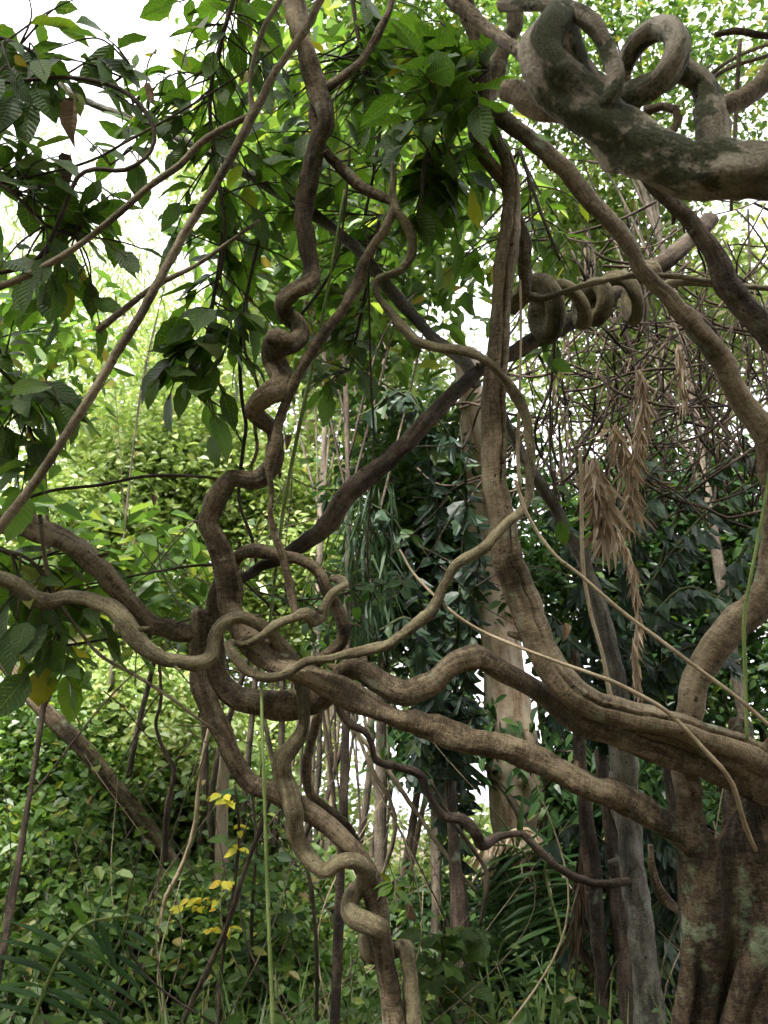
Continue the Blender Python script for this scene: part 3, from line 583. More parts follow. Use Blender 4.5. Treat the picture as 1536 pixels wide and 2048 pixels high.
liana('liana', 'slim straight brown liana dropping beside the pale serpentine one', 'liana',
 "650 1385 16 4.25, 634 1440 17, 620 1490 18, 613 1540 18, 618 1582 19, 640 1606 18, 690 1650 16 4.25, 730 1720 14 4.3, 748 1790 12, 752 1850 10", 'bark', segs=12, rough=.05)

# ---- pale trunk far behind
pt = to_ground(rows("930 700 56 8.2, 950 850 60 8.2, 968 960 66, 982 1080 74, 992 1200 80, 1006 1320 88, 1018 1450 92, 1030 1560 96, 1038 1660 96, 1044 1760 92, 1048 1880 92, 1052 2000 96"), flare=1.2)
pale = put('pale_tree', tube_mesh('pale_tree', catmull(pt, .08), M['bark_pale'], segs=22, rough=.04, knots=.1)); tag(pale, 'pale buff tree trunk standing behind the dark palm leaves', 'tree')
pt = to_ground(rows("648 640 14 15, 640 720 17, 630 800 22, 622 870 24, 612 980 24, 604 1100 24"), flare=1.1)
tag(put('pale_tree', tube_mesh('pale_tree', catmull(pt, .15), M['bark_pale'], segs=12, rough=.1, knots=.3)), 'mottled pale trunk among the bright leaves behind the corkscrew limb', 'tree')
pt = to_ground(rows("452 1480 20 7.5, 446 1570 24 7.5, 444 1700 28, 442 1850 32, 438 2050 36"), flare=1.2)
tag(put('pale_tree', tube_mesh('pale_tree', catmull(pt, .08), M['bark_pale'], segs=14, rough=.05, knots=.15)), 'slim pale mottled trunk behind the yellow leaves', 'tree')
pt = to_ground(rows("-80 1220 28 8, 0 1312 30 8, 62 1392 32, 110 1442 32, 165 1495 30, 225 1570 30, 290 1650 32, 360 1750 34"), flare=1.2)
tag(put('leaning_tree', tube_mesh('leaning_tree', catmull(pt, .08), M['bark'], segs=14, rough=.05)), 'reddish brown leaning trunk among the lower left bushes', 'tree')

# ---- thin hanging vines
thin = [
 ("twining_vine", "dark wiry vine hanging below the left serpentine liana", "318 1320 6 5, 322 1400 7, 312 1450 7, 328 1500 8, 348 1540 9, 338 1600 12, 332 1660 13, 330 1720 12", 'twig'),
 ("twining_vine", "dark sloping vine running down behind the slim pale trunk", "575 1560 8 5.2, 540 1600 9, 512 1680 10, 480 1770 11, 455 1850 12, 420 1930 12, 372 2030 12, 350 2090 12", 'twig'),
 ("green_vine", "straight pale green stem hanging past the knot to the floor", "523 1345 6 3.84, 523 1390 7 3.8, 526 1500 7 3.75, 530 1620 7, 534 1750 8, 540 1900 8, 547 2080 9", 'green_stem'),
 ("green_vine", "long straight pale stem hanging behind the slim forking liana", "690 380 7 4.3, 650 610 7, 610 800 8, 570 1000 8, 545 1200 7 4.2, 534 1290 7 4.1, 523 1350 6 3.86", 'green_stem'),
 ("twining_vine", "brown vine bowing from the left under the serpentine liana to the stump", "80 1030 9 3.9, 92 1130 9, 110 1190 9, 150 1250 7, 200 1310 7, 270 1350 7, 340 1395 7, 400 1440 6, 460 1480 5", 'stem'),
 ("twining_vine", "dark level twig reaching from the straight stem to the corkscrew elbow", "20 1010 8 4.2, 100 982 7, 200 970 7, 300 952 7, 410 954 6, 460 965 5", 'twig'),
 ("twining_vine", "thin dark twig crossing behind the upright limb at the knot", "170 1170 4 4.2, 250 1155 5, 330 1140 5, 420 1130 6, 470 1150 5, 560 1230 5", 'twig'),
 ("twining_vine", "fine straight twig sloping from left edge to the knot", "-20 1330 5 4.1, 80 1300 5, 190 1282 5, 300 1262 4, 420 1225 4", 'twig'),
 ("dry_vine", "straw coloured wiry stem slanting past the ringed limb to the big trunk", "1030 960 7 3.6, 1060 1040 7, 1110 1110 7, 1160 1150 7, 1240 1220 8, 1320 1280 8, 1400 1340 8, 1480 1400 8, 1560 1470 8", 'straw'),
 ("dry_vine", "straw stem running along the top of the twin limb", "800 1100 4 4.3, 830 1150 5 4.0, 900 1220 6 3.8, 960 1260 6, 1040 1295 7 3.72, 1120 1325 7 3.7, 1190 1350 8 3.69, 1240 1370 9, 1330 1420 9, 1400 1490 9, 1460 1560 10 3.7, 1490 1650 10 3.82, 1520 1720 10 4.0, 1540 1760 10 4.15", 'straw'),
 ("dry_vine", "upright tan stem hanging before the lichen blotched trunk", "1160 900 7 4.2, 1163 1000 8, 1165 1120 8, 1180 1220 8, 1205 1310 8, 1218 1380 10, 1230 1420 9, 1236 1500 8", 'straw'),
 ("dry_vine", "green wire thin stem hanging beside the arching limb", "1545 900 6 3.7, 1525 1030 7, 1500 1160 7, 1488 1240 8, 1490 1340 8, 1494 1480 7", 'green_stem'),
 ("dry_vine", "hooked tan vine hanging down from the ringed limb", "1040 560 5 3.9, 1042 640 5, 1040 760 5, 1038 830 7, 1035 900 8, 1040 980 7", 'straw'),
 ("twining_vine", "dark stem crossing between the forking liana and corkscrew", "700 300 5 4.3, 690 420 5, 672 520 6, 640 580 7, 600 632 7", 'twig'),
 ("twining_vine", "kinked dark stem falling left of the corkscrew loops", "520 470 6 4.3, 500 560 7, 486 640 8, 480 720 8, 484 800 8, 492 850 8, 486 900 8, 478 1000 7, 505 1080 7, 515 1150 6", 'twig'),
 ("twining_vine", "forked grey stem left of the corkscrew elbow", "495 600 6 4.25, 488 690 7, 505 740 7, 520 790 7, 510 850 8, 515 900 7, 500 935 7", 'stem'),
 ("twining_vine", "tall dark thin stem right of the corkscrew", "735 460 4 4.4, 738 600 4, 742 760 5, 748 900 5, 735 1080 5, 742 1200 5", 'twig'),
 ("dry_vine", "tan bent cane arching over the lower left bushes", "440 1380 6 6.5, 415 1470 7, 398 1570 8, 388 1660 9, 360 1740 10, 330 1800 10, 315 1880 10, 280 1950 10, 240 2030 10", 'straw'),
 ("dry_vine", "white dead cane lying across the lower left ground plants", "215 1830 10 6.5, 212 1900 11, 208 1980 12, 205 2070 12", 'straw'),
 ("dry_vine", "long pale fallen cane sloping through the lower left plants", "290 1950 8 6.6, 230 1965 9, 160 2000 10, 90 2050 11", 'straw'),
 ("twining_vine", "thin dark sapling stem left of the twin posts", "600 1700 6 5.0, 620 1760 8, 628 1830 8, 634 1920 8, 632 2060 8", 'twig'),
 ("twining_vine", "dark arched root stem beneath the pale trunk", "860 1560 7 6, 905 1640 8, 960 1720 9, 975 1760 8, 960 1850 8", 'twig'),
 ("twining_vine", "thin bowed tan vine left of the bright gap", "700 1430 7 6.2, 745 1540 9, 780 1600 9, 790 1660 10, 775 1720 9, 760 1760 9", 'stem'),
 ("twining_vine", "slanting tan vine crossing the bright gap", "690 1440 8 6.5, 760 1520 9, 830 1620 9, 900 1720 9, 950 1780 8", 'stem'),
]
for nm, lb, s, mt in thin:
    liana(nm, lb, 'vine', s, mt, segs=7, rough=.05)
# ================================================================== leafy branches with large serrated leaves
def leafy_branch(label, stem_spec, zones, mat='twig', size=.20, group=None, meshes=None, cat='branch', name='leafy_branch', tw=.0055, droop=.3):
    r = rows(stem_spec); p = catmull(r, .05); meshes = meshes or BIG
    root = empty(name, tuple(p[0, :3]), label, cat, group)
    put('stem', tube_mesh('leafy_stem', p, M[mat], segs=8, rough=.04), root)
    for (px, py, rx, ry, d, nt, nl) in zones:
        for k in range(int(nt * 1.45 + .5)):
            for _ in range(30):
                u, v = random.uniform(-1.3, 1.3), random.uniform(-1.3, 1.3)
                if u * u + v * v < 1.6: break
            e = P(px + u * rx, py + v * ry, d + random.uniform(-.35, .35)); a = nearest(p, e + np.array((random.uniform(-.3, .3), 0, random.uniform(0, .5))))
            if np.linalg.norm(e - a) > .75:
                dirv = (e - a) / np.linalg.norm(e - a)
                put('twig', tube_mesh('twig', catmull([(*a, .007), (*((a + e) / 2 + np.array((0, .05, .12))), .006), (*(e - dirv * .45), .005)], .08), M['twig'], segs=5, rough=.04), root)
                a = e - dirv * .45
            twig_leaves(root, a, e, max(2, nl + random.randint(-2, 0)), size, meshes, w=tw, droop=droop)
    return root
leafy_branch('leafy twigs with large toothed leaves at the top left corner', "-60 60 9 3.8, 40 90 8, 130 150 8, 220 170 6, 260 130 4", [(70, 60, 110, 70, 3.8, 7, 4), (120, 170, 100, 60, 3.7, 6, 4), (30, 190, 60, 60, 3.6, 4, 4), (240, 190, 40, 60, 3.7, 2, 4)], size=.21)
leafy_branch('dense spray of large toothed leaves hanging left of the corkscrew limb', "480 -40 9 4.1, 440 90 9, 420 200 8, 430 330 8, 450 450 7, 440 560 6", [(450, 50, 140, 60, 4.3, 7, 4), (450, 150, 130, 70, 4.2, 6, 4), (360, 240, 90, 80, 4.0, 4, 3), (480, 300, 120, 90, 4.3, 6, 4), (450, 430, 130, 100, 4.3, 6, 4), (530, 500, 80, 80, 4.4, 4, 4)], size=.21)
leafy_branch('big leaved branch hanging beside the corkscrew loops', "450 380 8 4.2, 440 520 8, 420 640 8, 410 740 7, 420 800 5", [(430, 570, 110, 70, 4.3, 5, 4), (390, 690, 90, 70, 4.2, 5, 4), (400, 780, 90, 60, 4.1, 5, 4), (490, 650, 70, 110, 4.4, 5, 4), (460, 850, 60, 50, 4.2, 3, 3)], size=.22)
leafy_branch('broad leafy branch over the slim forking liana', "700 -40 10 4.6, 720 90 9, 760 210 8, 750 330 7, 730 430 6", [(740, 110, 90, 90, 4.6, 9, 5), (780, 240, 100, 80, 4.7, 9, 5), (700, 330, 90, 80, 4.7, 7, 5), (560, 200, 60, 110, 4.6, 6, 5), (540, 330, 60, 80, 4.6, 5, 5)], size=.20)
leafy_branch('bright large leaved spray left of the limb node', "980 140 8 4.0, 930 180 8, 880 240 8, 850 320 7, 840 420 6", [(880, 130, 70, 60, 3.9, 6, 5), (860, 220, 80, 60, 3.9, 7, 5), (880, 340, 70, 70, 4.2, 7, 5), (900, 440, 70, 70, 4.3, 6, 5), (830, 60, 60, 60, 4.4, 5, 5)], size=.22)
leafy_branch('leaves on thin stems behind the slim forking liana', "760 430 8 4.6, 740 540 7, 720 640 7, 700 740 6", [(760, 480, 80, 70, 4.7, 6, 4), (690, 590, 70, 70, 4.7, 6, 4), (680, 720, 60, 60, 4.6, 6, 4), (620, 800, 40, 60, 4.5, 3, 4), (640, 480, 60, 80, 4.8, 4, 4)], size=.19)
leafy_branch('left edge branch of spotted large leaves below the dead leaf', "-60 330 9 3.7, 30 390 8, 90 450 8, 150 470 5", [(60, 290, 60, 50, 3.7, 4, 4), (90, 420, 90, 70, 3.7, 7, 4), (60, 540, 80, 60, 3.7, 5, 4), (210, 390, 60, 60, 3.9, 4, 4), (130, 640, 70, 60, 3.8, 4, 4), (260, 520, 50, 60, 3.9, 3, 3)], size=.20)
leafy_branch('large leaves crowding the left edge above the sagging liana', "-60 700 9 3.8, 20 760 8, 60 860 8, 90 950 6", [(30, 700, 60, 60, 3.8, 5, 4), (50, 820, 80, 60, 3.8, 6, 4), (130, 830, 60, 50, 3.9, 4, 4), (60, 940, 60, 60, 3.9, 4, 4), (30, 1000, 50, 40, 4.2, 3, 4)], size=.22)
leafy_branch('hanging big leaves under the serpentine liana at left', "-50 1090 9 3.95, 60 1120 8, 110 1210 8, 120 1330 6", [(60, 1120, 80, 40, 4.2, 5, 4), (50, 1260, 80, 70, 4.0, 6, 4), (150, 1260, 80, 70, 4.1, 6, 4), (60, 1360, 70, 50, 4.0, 4, 4), (220, 1170, 60, 60, 4.3, 4, 4)], size=.23)
leafy_branch('leafy sprays growing behind the arching right limb', "1040 300 8 4.6, 1080 420 7, 1120 520 6", [(1030, 420, 50, 100, 4.8, 5, 4), (1100, 520, 60, 60, 4.8, 4, 4), (920, 560, 60, 70, 4.7, 4, 4), (1110, 450, 60, 60, 4.8, 3, 4)], size=.17)
leafy_branch('young bright leaves below the corkscrew on the dark branch', "1110 660 6 4.9, 1105 740 6, 1100 800 5", [(1100, 720, 60, 40, 4.8, 5, 4), (1090, 1060, 40, 60, 4.6, 2, 3)], size=.13)
leafy_branch('leafy shoot with rounded leaves at the post', "756 1800 6 3.95, 770 1780 6, 790 1760 4", [(785, 1770, 40, 30, 3.95, 3, 4)], size=.09)
leafy_branch('young leafy vine sprays around the knot', "500 1180 4 4.4, 600 1200 4, 720 1180 4, 800 1160 4", [(780, 1170, 60, 40, 4.4, 5, 4), (640, 1270, 60, 50, 4.4, 3, 3), (540, 1190, 60, 50, 4.5, 2, 3), (700, 1240, 60, 40, 4.5, 3, 3)], size=.10, meshes=SMALL)
leafy_branch('leaves sprouting from the grey slanting branch', "300 250 5 4.5, 260 300 5, 220 330 4", [(280, 110, 50, 50, 3.8, 2, 3), (230, 280, 70, 40, 4.4, 4, 3), (330, 170, 60, 60, 4.2, 5, 4), (330, 330, 50, 60, 4.3, 4, 3)], size=.19)

# dead leaves hanging at the upper left and elsewhere
for (px, py, d, sz, lb) in ((150, 205, 3.55, .20, 'crumpled brown dead leaf hanging from the arched twig'), (140, 310, 3.6, .16, 'second crumpled grey brown leaf below the dead leaf'), (820, 1800, 5.6, .17, 'dark brown dead leaf hanging right of the twin posts'),
                        (575, 870, 3.98, .08, 'rust coloured dead leaf stuck on the corkscrew limb'), (300, 165, 3.6, .10, 'orange dying leaf on the S shaped twig'), (1130, 1245, 3.9, .09, 'small rust leaf caught on the straw stem'), (310, 990, 5.0, .07, 'black dead leaf among the bright leaves'), (560, 940, 5, .06, 'small dark dead leaf beside the slim liana')):
    o = bpy.data.objects.new('dead_leaf', random.choice(DRY)); link(o); tag(o, lb, 'leaf', 'dead leaves')
    o.location = P(px, py, d); o.scale = (sz, sz, sz); o.rotation_euler = (R(-80 + random.uniform(-15, 15)), 0, random.uniform(-.6, .6) + R(180))

# ================================================================== fishtail palms
def fishtail_mesh(name, seed):
    rg = random.Random(seed); top = []
    n = 6
    V = [(-.02, 0, 0), (.02, 0, 0)]
    for k in range(n):
        u = k / (n - 1); x = (-.22 + .50 * u) ; y = .55 + .5 * (1 - u) ** 1.2 * .9 + rg.uniform(-.05, .05) + (.07 if k % 2 else 0)
        V.append((x * .95, y, .05 * math.sin(k * 2.1)))
    V.append((-.14, .35, .03)); V.append((.20, .30, .02))
    order = [0, 1, n + 3] + [1 + n - k for k in range(n)] + [n + 2]
    c = len(V); V.append((.01, .38, -.02)); L, S = [], []
    for k in range(len(order)):
        L += [order[k], order[(k + 1) % len(order)], c]; S.append(3)
    return mesh_np(name, V, L, S, M['leaf_fishtail'], False)
FISH = [fishtail_mesh('fishtail_%d' % k, k) for k in range(6)]
def fish_frond(root, pts, nl, size, spread=1.0):
    p = catmull(rows(pts), .05)
    fr = put('frond', tube_mesh('frond_rachis', p, M['frond_stem'], segs=6, rough=.02), root)
    for k in range(nl):
        i = int((.12 + .88 * k / nl) * (len(p) - 1)); b = p[i, :3]; T = p[min(len(p) - 1, i + 1), :3] - p[max(0, i - 1), :3]; T /= np.linalg.norm(T) + 1e-9
        s = np.cross(T, (0, 0, 1)); s /= np.linalg.norm(s) + 1e-9; sg = 1 if k % 2 else -1
        d = T * random.uniform(.1, .5) + s * sg * random.uniform(.2, .8) * spread + np.array((random.gauss(0, .2), random.gauss(0, .2), -random.uniform(.5, 1.2)))
        nr = np.array((random.gauss(0, .45), -1.0, random.gauss(.35, .3)))
        place_leaf(random.choice(FISH), b, d, nr, size * random.uniform(.7, 1.2), fr, 'leaflet', wscale=random.uniform(.9, 1.5))
def palm(label, base, fronds, size, nl, grp='fishtail palms'):
    b = P(*base); root = empty('fishtail_palm', (b[0], b[1], 0), label, 'palm', grp)
    tp = catmull([(b[0], b[1], -.1, .07), (b[0] + .03, b[1], b[2] * .5, .06), (b[0], b[1], b[2], .045)], .15)
    put('trunk', tube_mesh('palm_trunk', tp, M['bark_dark'], segs=10, rough=.04), root)
    for f in fronds: fish_frond(root, f % ((base[0], base[1]) if '%' in f else ()), nl, size)
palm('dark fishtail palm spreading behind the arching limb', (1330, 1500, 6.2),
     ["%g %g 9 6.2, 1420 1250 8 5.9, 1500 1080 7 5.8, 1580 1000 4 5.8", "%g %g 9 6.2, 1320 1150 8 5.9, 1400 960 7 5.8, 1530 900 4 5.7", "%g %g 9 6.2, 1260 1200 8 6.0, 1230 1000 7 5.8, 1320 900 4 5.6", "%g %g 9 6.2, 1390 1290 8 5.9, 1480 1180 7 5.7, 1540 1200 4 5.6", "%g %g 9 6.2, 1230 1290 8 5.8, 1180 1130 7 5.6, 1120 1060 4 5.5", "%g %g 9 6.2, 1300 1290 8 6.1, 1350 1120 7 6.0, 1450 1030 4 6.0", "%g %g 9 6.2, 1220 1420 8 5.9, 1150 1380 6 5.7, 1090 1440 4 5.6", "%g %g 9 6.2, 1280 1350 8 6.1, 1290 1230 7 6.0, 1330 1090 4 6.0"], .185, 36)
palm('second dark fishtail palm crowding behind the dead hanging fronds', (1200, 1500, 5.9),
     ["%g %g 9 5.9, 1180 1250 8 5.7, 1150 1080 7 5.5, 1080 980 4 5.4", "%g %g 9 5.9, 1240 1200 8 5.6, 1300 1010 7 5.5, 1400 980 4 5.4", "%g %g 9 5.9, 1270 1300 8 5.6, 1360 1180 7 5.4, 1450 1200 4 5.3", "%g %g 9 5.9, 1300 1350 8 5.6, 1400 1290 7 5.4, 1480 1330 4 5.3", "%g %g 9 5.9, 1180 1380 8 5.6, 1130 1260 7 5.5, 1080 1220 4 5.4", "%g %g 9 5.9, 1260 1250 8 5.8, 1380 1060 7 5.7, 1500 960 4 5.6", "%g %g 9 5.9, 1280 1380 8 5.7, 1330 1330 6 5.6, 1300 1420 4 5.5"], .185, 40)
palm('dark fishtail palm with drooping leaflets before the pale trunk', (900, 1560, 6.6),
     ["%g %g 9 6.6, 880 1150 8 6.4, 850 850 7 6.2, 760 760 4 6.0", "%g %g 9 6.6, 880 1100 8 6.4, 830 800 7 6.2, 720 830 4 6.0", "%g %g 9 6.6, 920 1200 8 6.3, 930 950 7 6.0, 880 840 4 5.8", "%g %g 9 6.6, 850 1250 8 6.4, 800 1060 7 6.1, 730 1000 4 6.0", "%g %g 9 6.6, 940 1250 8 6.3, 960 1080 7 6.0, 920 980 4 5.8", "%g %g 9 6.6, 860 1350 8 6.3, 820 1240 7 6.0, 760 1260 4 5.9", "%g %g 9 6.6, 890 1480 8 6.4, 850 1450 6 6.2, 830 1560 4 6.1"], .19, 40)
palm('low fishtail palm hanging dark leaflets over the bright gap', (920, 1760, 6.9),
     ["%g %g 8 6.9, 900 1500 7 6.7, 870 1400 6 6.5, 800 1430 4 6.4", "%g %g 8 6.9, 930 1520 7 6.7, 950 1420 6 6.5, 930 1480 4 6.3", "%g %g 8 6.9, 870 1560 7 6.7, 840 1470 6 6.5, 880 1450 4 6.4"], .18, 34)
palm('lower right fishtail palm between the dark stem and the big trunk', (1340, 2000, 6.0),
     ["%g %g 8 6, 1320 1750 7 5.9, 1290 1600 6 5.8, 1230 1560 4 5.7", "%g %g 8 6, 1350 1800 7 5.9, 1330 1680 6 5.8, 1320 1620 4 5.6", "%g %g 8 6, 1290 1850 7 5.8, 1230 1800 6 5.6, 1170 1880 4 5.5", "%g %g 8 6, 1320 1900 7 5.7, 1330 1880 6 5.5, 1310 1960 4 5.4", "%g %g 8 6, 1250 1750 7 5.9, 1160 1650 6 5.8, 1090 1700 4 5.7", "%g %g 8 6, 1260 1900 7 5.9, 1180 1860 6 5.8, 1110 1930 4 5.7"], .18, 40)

# ================================================================== feather palm fronds (thin leaflets)
def blade_mesh(name):
    V, U = [], []
    for k, v in enumerate((0, .25, .6, 1)):
        wv = (.022, .065, .05, .002)[k]; z = -.16 * v * v
        V += [(-wv, v, z + wv * .5), (0, v, z), (wv, v, z + wv * .5)]
    L = []
    for k in range(3):
        a = k * 3; L += [a, a + 1, a + 4, a + 3, a + 1, a + 2, a + 5, a + 4]
    return mesh_np(name, V, L, [4] * 6, M['palm_leaf'], True)
BLADE = blade_mesh('blade_leaflet')
def feather_frond(label, pts, nl, size, group='feather palm fronds', droop=.55):
    p = catmull(rows(pts), .03); root = empty('palm_frond', tuple(p[0, :3]), label, 'palm frond', group)
    put('rachis', tube_mesh('rachis', p, M['green_stem'], segs=6, rough=.02), root)
    for k in range(nl):
        t = .12 + .88 * (k // 2) / (nl / 2); i = min(len(p) - 1, int(t * (len(p) - 1))); b = p[i, :3]
        T = p[min(len(p) - 1, i + 1), :3] - p[max(0, i - 1), :3]; T /= np.linalg.norm(T) + 1e-9
        s = np.cross(T, fwd); s /= np.linalg.norm(s) + 1e-9; sg = 1 if k % 2 else -1
        d = T * .55 + s * sg * 1.0 + np.array((random.gauss(0, .06), random.gauss(0, .2), -droop))
        place_leaf(BLADE, b, d, (random.gauss(0, .2), -.6, 1), size * (1.15 - .55 * abs(t - .4)) * random.uniform(.9, 1.1), root, 'leaflet')
FFR = [
 ("feather palm frond fanned in front of the pale trunk", "1065 2040 8 7, 1060 1880 7, 1050 1760 6, 1030 1690 4", 44, .55),
 ("upper feather palm frond across the pale trunk", "1120 1900 7 7, 1085 1780 6, 1040 1700 5, 985 1690 4", 40, .5),
 ("feather palm frond arching beneath the curling dark liana", "1150 2040 7 6.6, 1120 1860 6, 1090 1740 5, 1120 1680 4", 36, .45),
 ("feather palm frond rising at the foot of the pale trunk", "1000 2060 7 6.8, 990 1960 6, 1010 1880 5, 1070 1850 4", 36, .45),
 ("glossy feather frond arching over the lower left plants", "60 2060 9 4.6, 110 1930 8, 170 1850 6, 260 1830 4", 20, .34),
 ("feather frond leaning right over the lower left plants", "150 2080 8 4.8, 200 1960 7, 240 1880 6, 265 1800 4", 20, .28),
]
for lb, s, nl, sz in FFR: feather_frond(lb, s, nl, sz)

# ================================================================== dead hanging palm fronds
def dead_frond(label, pts, n, ln, spread, mat='straw_leaf'):
    p = catmull(rows(pts), .03); root = empty('dead_palm_frond', tuple(p[0, :3]), label, 'palm frond', 'dead hanging fronds')
    put('rachis', tube_mesh('dead_rachis', p, M['straw'], segs=6, rough=.05), root)
    idx = rng.integers(0, len(p), n); b = p[idx, :3] + rng.normal(size=(n, 3)) * spread * .3
    d = np.stack((rng.normal(size=n) * spread * 6, rng.normal(size=n) * spread * 6, -np.ones(n)), -1)
    nr = np.stack((rng.normal(size=n), -np.ones(n), rng.normal(size=n) * .3), -1); L = ln * (.6 + .8 * rng.random(n))
    c = put('leaflets', leaf_cloud('dead_leaflets', b, d, nr, L, L * .13, M[mat], 'blade'), root); c['kind'] = 'stuff'
dead_frond('long braided straw coloured dead frond hanging right of the lichen trunk', "1235 1060 7 4.7, 1262 1130 7, 1275 1230 7, 1270 1300 7, 1278 1380 6", 200, .10, .03)
dead_frond('thick tuft of pale dead palm leaves under the vine tangle', "1180 920 6 5.0, 1195 950 6, 1205 1010 6, 1210 1060 5", 150, .22, .07)
dead_frond('dead frond dangling from the vine tangle', "1280 740 6 5.0, 1286 800 6, 1280 860 6, 1270 910 5", 110, .14, .04)
dead_frond('ragged straw frond draped below the tangle', "1230 850 6 5.1, 1250 900 6, 1262 960 6, 1258 1030 6", 130, .18, .07)
dead_frond('thin pale dead frond high in the tangle', "1355 690 5 5.2, 1360 740 5, 1362 800 5", 40, .13, .03)
dead_frond('brown dead fronds slumped over the pale trunk', "960 1690 7 7.2, 1010 1668 8, 1060 1660 8, 1090 1700 6", 130, .40, .06)
dead_frond('shredded brown frond hanging beside the dark straight stem', "1170 1640 7 5.6, 1160 1740 7, 1150 1860 6", 60, .3, .03, 'husk_leaf')
dead_frond('shredded grey brown frond hanging behind the dark straight stem', "1225 1620 7 5.7, 1220 1760 7, 1190 1900 6", 60, .3, .03, 'husk_leaf')

# ================================================================== dry vine tangle
tp_ = []
for k in range(330):
    px, py = random.uniform(1040, 1600), random.uniform(400, 960)
    if px < 1120 and py < 640: continue
    d = random.uniform(5.4, 7.2); a = random.choice((random.gauss(1.57, .35), random.gauss(.9, .4), random.gauss(2.3, .4))); pts = []
    w = px2m(random.choice((3, 3.5, 4, 5, 6)), d) / 2; x, y = px, py
    for j in range(random.randint(4, 7)):
        pts.append((*P(x, y, d), w)); a += random.gauss(0, .33); st = random.uniform(40, 75); x += math.cos(a) * st; y += math.sin(a) * st; d += random.gauss(0, .12)
        if y > 1060: break
    if len(pts) > 2: tp_.append(catmull(pts, .07))
tg = put('vine_tangle', multi_tube('vine_tangle', tp_, M['tangle'], segs=5, rough=.05)); tag(tg, 'matted tangle of dry brown vines hanging behind the arching limb', 'vines', kind='stuff')
tp_ = []
for k in range(60):     # fine twigs in the middle ground
    px, py = random.choice(((random.uniform(560, 960), random.uniform(880, 1180)), (random.uniform(1040, 1500), random.uniform(60, 380)), (random.uniform(200, 560), random.uniform(1050, 1500))))
    d = random.uniform(4.6, 6.5); a = random.uniform(-.9, .9) + (1.57 if random.random() < .4 else 0); pts = []; w = px2m(3, d) / 2; x, y = px, py
    for j in range(random.randint(4, 6)):
        pts.append((*P(x, y, d), w * (1 - j * .1))); a += random.gauss(0, .22); x += math.cos(a) * 55; y += math.sin(a) * 55
    tp_.append(catmull(pts, .08))
tg = put('twig_tangle', multi_tube('twig_tangle', tp_, M['twig'], segs=4, rough=.04)); tag(tg, 'web of fine dark twigs threading the middle ground', 'twigs', kind='stuff')

# ================================================================== bamboo culms and thin trunks behind
def culm(x0, y0, x1, y1, wpx, d, mat, name, label, group, cat):
    r = rows('%g %g %g %g, %g %g %g' % (x1, y1, wpx * .8, d, x0, y0, wpx)); n = 10
    a, b = r[0], r[-1]; mid = (a + b) / 2; mid[:3] += np.array((random.gauss(0, .06 if name == 'bamboo_culm' else .2), 0, 0))
    p = catmull(to_ground(np.array([a, mid, b])), .05)
    s = np.concatenate(([0], np.cumsum(np.linalg.norm(np.diff(p[:, :3], axis=0), axis=1)))); ph = (s % .34)
    p[:, 3] *= 1 + .14 * (ph < .05)
    o = put(name, tube_mesh(name, p, M[mat], segs=9, rough=.015, seed=int(x0) % 30)); tag(o, label, cat, group)
for k in range(16):
    x = random.uniform(10, 300); culm(x, random.uniform(1850, 1950), x + random.gauss(10, 45), random.uniform(1250, 1500), random.uniform(12, 22), random.uniform(8.5, 11), 'bamboo', 'bamboo_culm', 'grey green bamboo culm in the lower left thicket', 'left bamboo culms', 'bamboo')
for k in range(20):
    x = random.uniform(560, 810); culm(x, random.uniform(1850, 1900), x + random.gauss(0, 75), random.uniform(1250, 1420), random.choice((5, 7, 9, 12, 17)), random.uniform(8.5, 12.5), random.choice(('bark_bg', 'bark_dark', 'bamboo', 'stem')), 'thin_trunk', 'thin straight trunk in the thicket behind the twin posts', 'thin trunks behind the posts', 'tree')
for k in range(9):
    x = random.uniform(1080, 1480); culm(x, random.uniform(1850, 1950), x + random.gauss(0, 40), random.uniform(1300, 1500), random.uniform(12, 24), random.uniform(8, 10), 'bark_dark', 'thin_trunk', 'dark thin trunk in the shade behind the lower right palm', 'dark trunks at right', 'tree')
for k in range(9):
    x = random.uniform(320, 560); culm(x, random.uniform(1850, 1950), x + random.gauss(0, 70), random.uniform(1250, 1450), random.uniform(8, 16), random.uniform(8, 10), 'bark_bg', 'thin_trunk', 'thin trunk in the bushes below the knot', 'thin trunks below the knot', 'tree')

# ================================================================== yellow-leaved sapling
ys = empty('yellow_sapling', tuple(P(440, 1960, 6.0) * np.array((1, 1, 0))), 'sapling with clusters of lemon yellow leaves before the slim pale trunk', 'sapling')
yp = catmull(to_ground(rows("470 1570 5 6, 478 1660 6, 470 1760 7, 450 1880 8, 440 1960 9")), .05); put('stem', tube_mesh('sapling_stem', yp, M['twig'], segs=6, rough=.03), ys)
for (px, py, n) in ((425, 1590, 3), (450, 1600, 4), (478, 1650, 4), (475, 1698, 3), (435, 1765, 5), (372, 1800, 6), (350, 1812, 5), (410, 1860, 3), (465, 1855, 2)):
    twig_leaves(ys, nearest(yp, P(px + 30, py + 10, 6)), P(px, py, 6 + random.uniform(-.1, .1)), n + 3, .095, YEL, w=.003)
tw = empty('leafy_sapling', tuple(P(500, 1960, 6.3) * np.array((1, 1, 0))), 'green leafy sapling right of the slim pale trunk', 'sapling')
yp = catmull(to_ground(rows("500 1560 5 6.3, 512 1680 6, 505 1800 7, 500 1960 9")), .05); put('stem', tube_mesh('sapling_stem', yp, M['twig'], segs=6, rough=.03), tw)
for k in range(22):
    px, py = random.uniform(430, 600), random.uniform(1560, 1960); twig_leaves(tw, nearest(yp, P(px, py + 30, 6.3)), P(px, py, 6.3 + random.uniform(-.4, .4)), 6, .15, SMALL + BIG[:2], w=.004)
